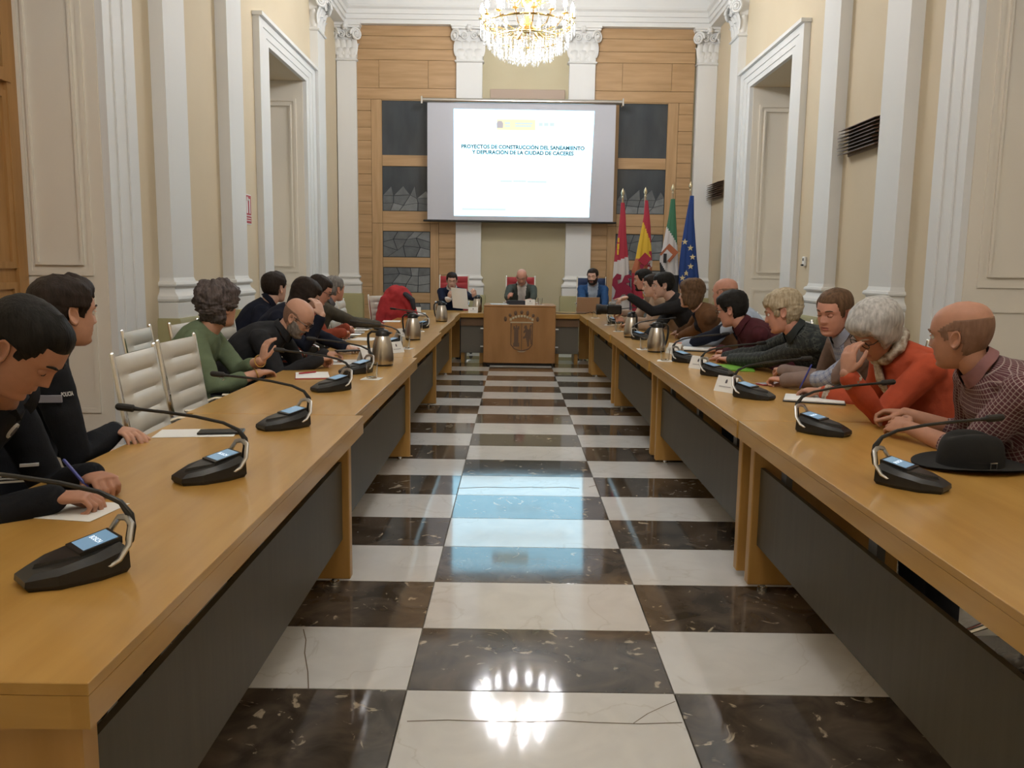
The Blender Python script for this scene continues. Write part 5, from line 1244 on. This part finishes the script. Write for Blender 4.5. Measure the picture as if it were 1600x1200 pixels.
person('dark-haired woman in navy resting her head on her hand', hipF, 0., onx(478, 462, -1.58), .25, .55, .0, sk='c', hair=hair_fn(.05, -.06, -.115, .022, .004, 30, drop=.07), hmat='dark', top_m=navyk_m, vox=.010, cuff=.86, open_eyes=False, sh=.17,
       wr=(onx(503, 492, -1.40), V3(-.35, .1, .95), V3(.85, -.45, .2), 'relax', V3(.3, -.1, -1)), wl=hw_(545, 545, 570, 540, 'relax', .04), chair_=seat(hipF, 0, 'cream ribbed chair under the woman resting her head on her hand'))
hipG = (-1.98, 7.42)
person('man with glasses in a rust sweater looking down at a phone in his hands', hipG, .0, onx(500, 453, -1.70), .05, .45, 0, sk='d', hair=hair_fn(.058, -.015, -.07, .014, .003, 50), hmat='dark', top_m=rust_m, vox=.010, open_eyes=False, glasses=gk, collar=(rust_m, .012),
       wr=hw_(535, 520, 560, 514, 'grip', .10), wl=hw_(540, 512, 562, 508, 'grip', .11), chair_=seat(hipG, 0, 'cream ribbed chair under the man in the rust sweater'))
hipH = (-2.04, 8.22)
person('grey-haired man in a moss coloured jacket looking towards the screen', hipH, .2, onx(523, 451, -1.78), .82, .05, 0, sk='d', hair=hair_fn(.06, -.015, -.07, .014, .004, 50), hmat='grey', top_m=moss_m, top_name='jacket', vox=.010, collar=(M('collar_grey', (.12, .12, .14), .8), .013), bulk=1.1,
       wr=hw_(590, 507, 612, 503, 'relax', .04), wl=None, chair_=seat(hipH, .2, 'cream ribbed chair under the grey-haired man on the left'))
# ---- head table
def facing(p): return -PI/2
redc = make_chair(redl_m, 'red_armchair'); navc = make_chair(navy_m, 'navy_chair')
for c_ in (redc, navc): c_.scale = (1, 1, 1.24)
hipI = (-1.0, 13.62)
person('man in a navy sweater reading a sheet of paper at the head table', hipI, -PI/2+.05, ony(706, 438, 13.35), -PI/2+.1, .25, 0, sk='c', hair=hair_fn(.060, -.01, -.06, .012, .003, 50), hmat='dark', top_m=navyj_m, vox=.011, open_eyes=False, vneck=(.07, .05, swhite_m, 'shirt_collar', 0), collar=(swhite_m, .010),
       wr=(ony(702, 467, 12.98), V3(.15, -.3, 1), V3(-.6, -.8, 0), 'grip'), wl=(ony(741, 466, 12.95), V3(-.1, -.4, 1), V3(.6, -.8, .1), 'relax'), group='people at the head table')
pc = ony(717, 465, 12.86)
e = empty('paper_sheet', pc, 'white sheet held up by the man at the head table', 'paper')
b = MB(); b.grid(lambda u, v: pc+V3((u-.5)*.24+.03*(1-v), -.03*math.sin(PI*u)-.04*v, (v-.5)*.31-.02*u), 7, 9); b.build('page', white_m, e)
hipJ = (.10, 13.60)
person('bald chairman in a grey green jacket and white shirt behind the crest desk', hipJ, -PI/2, ony(815, 433, 13.30), -PI/2-.1, .42, 0, sk='d', hair=hair_fn(.05, -.01, -.065, .003, .001, 60, bald=.02), hmat='stub', top_m=dgreen_m, top_name='jacket', vox=.011, open_eyes=False, vneck=(.62, .075, swhite_m, 'shirt', .05), collar=(swhite_m, .012), brow='grey',
       wr=(ony(793, 466, 12.83), V3(.3, -.5, .5), V3(-.3, -.7, .6), 'fist'), wl=(ony(832, 468, 12.80), V3(-.8, -.4, -.05), UP, 'flat'), bulk=1.08, group='people at the head table', hipz=.55)
hipK = (1.27, 13.62)
person('bearded man in a blue suit and pale blue shirt behind the laptop', hipK, -PI/2-.05, ony(926, 432, 13.32), -PI/2-.35, .12, 0, sk='c', hair=hair_fn(.062, -.01, -.06, .013, .003, 50, quiff=.006), hmat='dark', beard=beard_fn(True, .012), top_m=blue_m, top_name='suit_jacket', vox=.011, vneck=(.60, .085, sblue_m, 'shirt', .055), collar=(sblue_m, .011),
       wr=(V3(1.10, 12.90, TZ+.05), V3(.2, -1, 0), UP, 'relax'), wl=(V3(1.38, 12.90, TZ+.05), V3(-.3, -1, 0), UP, 'relax'), bulk=1.1, group='people at the head table')
chair(hipI[0], hipI[1]+.08, -PI/2, 'red upholstered chair of the man reading at the head table', redc); chair(hipJ[0], hipJ[1]+.08, -PI/2, 'red upholstered chair of the bald chairman', redc); chair(hipK[0], hipK[1]+.03, -PI/2, 'navy chair of the man in the blue suit', navc)
# ---- right row, far to near
hipL = (1.86, 9.95)
person('dark-haired man with a goatee in a beige shirt, farthest up the right row', hipL, PI, ony(1004, 437, 9.95), PI-.05, .12, 0, sk='d', hair=hair_fn(.06, -.01, -.06, .013, .003, 50), hmat='black', beard=beard_fn(False, .010), bmat='black', top_m=beige_m, top_name='shirt', vox=.011,
       wr=(ony(974, 489, 9.85), V3(-1, .05, -.1), UP, 'grip'), wl=(ony(978, 500, 9.75), V3(-1, .1, .1), V3(0, -.5, .8), 'grip'), collar=(swhite_m, .011), chair_=seat(hipL, PI, 'cream ribbed chair under the man with the goatee'))
hipM = (1.92, 9.22)
person('dark-haired man half hidden between the goatee man and the man pointing', hipM, PI, ony(1019, 446, 9.25), PI-.1, .1, 0, sk='c', hair=hair_fn(.055, -.01, -.06, .014, .004, 50), hmat='dark', top_m=beige_m, top_name='shirt', vox=.012, chair_=seat(hipM, PI, 'cream ribbed chair between the goatee man and the pointing man'),
       wl=hw_(985, 508, 972, 507, 'relax', .05))
hipN = (1.94, 8.48)
person('dark-haired man in a charcoal jacket stretching his arm towards the camera', hipN, PI, ony(1036, 445, 8.50), PI-.1, .15, 0, sk='c', hair=hair_fn(.055, -.015, -.07, .015, .003, 50), hmat='black', top_m=char_m, top_name='jacket', vox=.011, bulk=1.05,
       wl=(ony(985, 464, 8.25), V3(-1, .0, -.15), UP, 'point', V3(0, 0, -1)), wr=hw_(1012, 523, 998, 523, 'fist', .045), chair_=seat(hipN, PI, 'cream ribbed chair under the man stretching his arm'))
hipO = (1.98, 7.62)
person('woman with shoulder-length brown hair in a brown jacket', hipO, PI, ony(1079, 459, 7.60), PI-.55, .05, .05, sk='c', hair=hair_fn(.055, -.085, -.115, .022, .008, 26, drop=.03, vol_top=.006), hmat='brown', top_m=brownj_m, top_name='jacket', vox=.010, vneck=(.5, .05, navyk_m, 'blouse', .03), sh=.18, bulk=1.05,
       wr=hw_(1063, 519, 1045, 515, 'relax', .04), wl=hw_(1066, 524, 1046, 519, 'relax', .04), chair_=seat(hipO, PI-.1, 'cream ribbed chair behind the woman in the brown jacket'))
hipQ = (2.08, 6.86)
person('bald man in a pale blue shirt and dark vest, mostly hidden by the maroon sweater', hipQ, PI, ony(1132, 457, 6.95), PI-.75, .05, 0, sk='d', hair=hair_fn(.05, -.01, -.07, .0015, .0004, 60, bald=.03), hmat='stub', top_m=sblue_m, top_name='shirt', vox=.010, vneck=(.5, .11, navyk_m, 'vest', .10),
       wr=hw_(1068, 535, 1045, 530, 'relax', .035), wl=hw_(1072, 538, 1048, 534, 'flat', .035), chair_=seat(hipQ, PI, 'cream ribbed chair under the bald man in pale blue'))
hipR = (1.98, 6.10)
person('dark-haired person with glasses in a maroon sweater turned towards the screen', hipR, PI, ony(1143, 483, 6.10), PI-.55, .25, 0, sk='d', hair=hair_fn(.05, -.015, -.075, .018, .004, 50, vol_top=.006), hmat='black', top_m=maroon_m, vox=.009, glasses=gk, collar=(maroon_m, .008),
       wr=hw_(1126, 546, 1104, 542, 'relax', .04), wl=hw_(1136, 551, 1112, 547, 'pen', .04), chair_=seat(hipR, PI, 'cream ribbed chair under the maroon sweater'))
hipS = (2.08, 5.28)
person('person with tousled ash blond hair in a dark plaid shirt leaning on the table', hipS, PI, ony(1222, 488, 5.20), PI-.35, .25, .12, sk='d', hair=hair_fn(.045, -.03, -.085, .022, .010, 30, vol_top=.012), hmat='blond', top_m=plaid_dk, top_name='plaid_shirt', vox=.0085, bulk=1.15,
       wr=hw_(1130, 558, 1106, 552, 'relax', .035), wl=hw_(1138, 562, 1112, 556, 'relax', .035), cuff=.9, collar=(cloth('collar_dark', (.03, .035, .035)), .011), chair_=seat(hipS, PI, 'cream ribbed chair under the dark plaid shirt'))
hipT = (2.10, 4.55)
person('man in a taupe blazer and blue checked shirt looking down', hipT, PI+.15, ony(1303, 487, 4.50), PI+.62, .20, -.05, sk='d', hair=hair_fn(.062, -.02, -.07, .009, .002, 60), hmat='brown', top_m=taupe_m, top_name='blazer', vox=.0075, open_eyes=False, vneck=(.46, .070, sstripe_m, 'checked_shirt', 0.012), collar=(cloth('collar_blue_grey', (.26, .29, .37)), .013), bulk=1.05,
       wr=hw_(1225, 579, 1192, 566, 'fist', .055), wl=hw_(1228, 594, 1192, 590, 'fist', .045), chair_=seat(hipT, PI, 'cream ribbed chair under the taupe blazer'))
hipU = (1.98, 3.80)
scarf_m = M('scarf_leopard', (.58, .54, .46), .8, var=(.16, .09, .05), vscale=38)
def scarf(P, root):
    nb = P['NB']; F = P['FW'][12]; b = MB(); R = P['R0']; Tn = unit(P['nk']-nb)
    b.tube([nb+Tn*.03+(R*math.cos(t*PI/12)+F*math.sin(t*PI/12))*.082-Tn*.02*math.sin(t*PI/12) for t in range(25)], [.024+.004*math.sin(t*1.7) for t in range(25)], 10, cap=False)
    b.tube([nb+F*.10-Tn*.01, nb+F*.135-Tn*.08, nb+F*.14-Tn*.17+R*.02], [.03, .034, .022], 10, flat=.5); b.build('scarf', scarf_m, root, 60)
    for k, (sd, Sj, El, Wp, dirv, dors, pose) in enumerate(P['arms']):
        d = unit(Wp-El); a = unit(np.cross(d, V3(.3, 1, .2))); c = np.cross(d, a); q = Wp-d*(.045 if sd < 0 else .03); b = MB()
        b.tube([q-d*.016, q, q+d*.016], [.043, .046, .043], 14, cap=False); b.build('cuff', scarf_m, root, 60)
person('white-haired woman in a coral sweater and leopard scarf writing with her head on her hand', hipU, PI+.1, ony(1368, 517, 3.80), PI+.30, .62, -.15, sk='b', hair=hair_fn(.038, -.060, -.100, .026, .006, 15, drop=.0, vol_top=.010, quiff=.016), hmat='white', top_m=coral_m, vox=.0075, cuff=.9, open_eyes=False, sh=.18, bulk=1.12,
       wr=hw_(1283, 612, 1245, 607, 'pen', .045), wl=(ony(1322, 584, 3.58), V3(.12, .12, 1), V3(-.9, -.4, .1), 'relax', V3(-.9, -.1, -1)), extra=scarf, glasses=gk, chair_=seat(hipU, PI, 'cream ribbed chair under the white-haired woman'))
pa, pb = onz(1250, 604, TZ+.03), onz(1262, 583, TZ+.15)
tag(MB().tube([V3(pa[0], pa[1], TZ+.022), V3(pa[0]+.055, pa[1]+.0, TZ+.15)], .0045, 8).build('pen', M('pen_blue', (.05, .06, .30), .35)), 'blue pen in the hand of the white-haired woman', 'pen')
pa = T(150, 778); tag(MB().tube([V3(pa[0], pa[1], TZ+.004), V3(pa[0]-.10, pa[1]+.03, TZ+.10)], .0045, 8).build('pen', M('pen_blue', (.05, .06, .30), .35)), 'blue pen in the hand of the writing police officer', 'pen')
hipV = (2.02, 3.08)
person('bald man in a red checked shirt with clasped hands, nearest the camera on the right', hipV, PI-.1, ony(1500, 522, 3.12), PI-.82, .12, -.08, sk='b', hair=hair_fn(.05, -.012, -.072, .0012, .0003, 60, bald=.055), hmat='stub', top_m=plaid_red, top_name='checked_shirt', vox=.0070, cuff=.30, bulk=1.2, sh=.20, hs=1.04,
       wr=hw_(1414, 646, 1362, 642, 'grip', .070, V3(-.1, .3, 1)), wl=hw_(1420, 668, 1362, 654, 'relax', .055, V3(-.15, -.9, .45)), collar=(cloth('collar_dusty_red', (.24, .12, .12)), .014), chair_=seat(hipV, PI, 'cream ribbed chair under the bald man in the red checked shirt'))
for P in PEOPLE: prep(P)
q_top = remesh_all()
make_hands()
for P, r in zip(PEOPLE, q_top): finish(P, r, r[1])
# ------------------------------------------------------------------ red jacket on a chair, brown coat, camera
c_ = chair(-1.55, 11.15, -.6, 'cream ribbed chair under the red jacket at the far end of the left row')
b = MB(); o = ony(635, 470, 11.15); jx, jy = -1.52, 11.10
b.ball((jx-.02, jy, .98), (.20, .17, .18), 20, 12); b.ball((jx-.05, jy-.02, .80), (.22, .18, .24), 20, 12); b.ball((jx-.10, jy-.06, .62), (.15, .15, .22), 16, 10)
b.tube([(jx+.08, jy-.08, 1.0), (jx+.17, jy-.12, .90), (jx+.2, jy-.14, .80)], [.085, .075, .06], 12); b.tube([(jx-.16, jy-.08, .95), (jx-.22, jy-.12, .75), (jx-.20, jy-.14, .55)], [.08, .075, .065], 12)
QUEUE.append((b, .010, 4))
dx, dy = -2.40, 6.86
b2 = MB(); b2.ball((dx-.02, dy, .86), (.10, .22, .20), 18, 10); b2.ball((dx-.03, dy-.02, .62), (.09, .22, .22), 18, 10); b2.tube([(dx+.02, dy-.18, .98), (dx+.0, dy-.22, .78), (dx, dy-.2, .6)], [.06, .055, .045], 10)
QUEUE.append((b2, .010, 4))
for (co, no, fc), nm, m, lab in zip(remesh_all(), ('red_jacket', 'brown_coat'), (cloth('red_shell', (.36, .035, .04)), brownc_m), ('bulky red jacket thrown over a chair at the far end of the left row', 'brown coat hung over the chair back of the man in the navy jumper')):
    co = co.copy()
    for i in range(len(co)):
        p = co[i]; co[i] = p+no[i]*.016*(noise.noise(Vector((p[0]*9, p[1]*9, p[2]*7)))+.6*noise.noise(Vector((p[0]*20, p[1]*20, p[2]*16))))
    o = MB(); o.v = [tuple(p) for p in co]; o.f = fc; o.m = [0]*len(fc); root = empty(nm, (co[:, 0].mean(), co[:, 1].mean(), co[:, 2].min()), lab, 'jacket' if 'red' in nm else 'coat'); o.build('shell', m, root, 80, fix=False)
    if 'red' in nm: MB().tube([V3(jx+.12, jy-.16, 1.04), V3(jx+.2, jy-.2, .98), V3(jx+.22, jy-.2, .88)], [.05, .05, .035], 10, flat=.6).build('lining', cloth('jacket_lining_grey', (.035, .035, .045)), root)
ce = ony(952, 483, 9.80); k = empty('photo_camera', ce, 'black photo camera with a large lens held over the right table', 'camera')
MB().box(ce[0]-.03, ce[0]+.14, ce[1]-.05, ce[1]+.06, ce[2]-.06, ce[2]+.05, 0, .012).build('body', black_m, k, 0)
MB().box(ce[0]+.0, ce[0]+.07, ce[1]-.03, ce[1]+.04, ce[2]+.051, ce[2]+.085, 0, .008).build('viewfinder', M('camera_grey', (.35, .35, .35), .4), k, 0)
MB().lathe([(.055, 0), (.055, .06), (.062, .07), (.062, .12), (.05, .122), (.045, .10)], ce+V3(-.03, 0, -.005), 24, ax=(V3(0, 1, 0), V3(0, 0, 1), V3(-1, 0, 0))).build('lens', black_m, k)
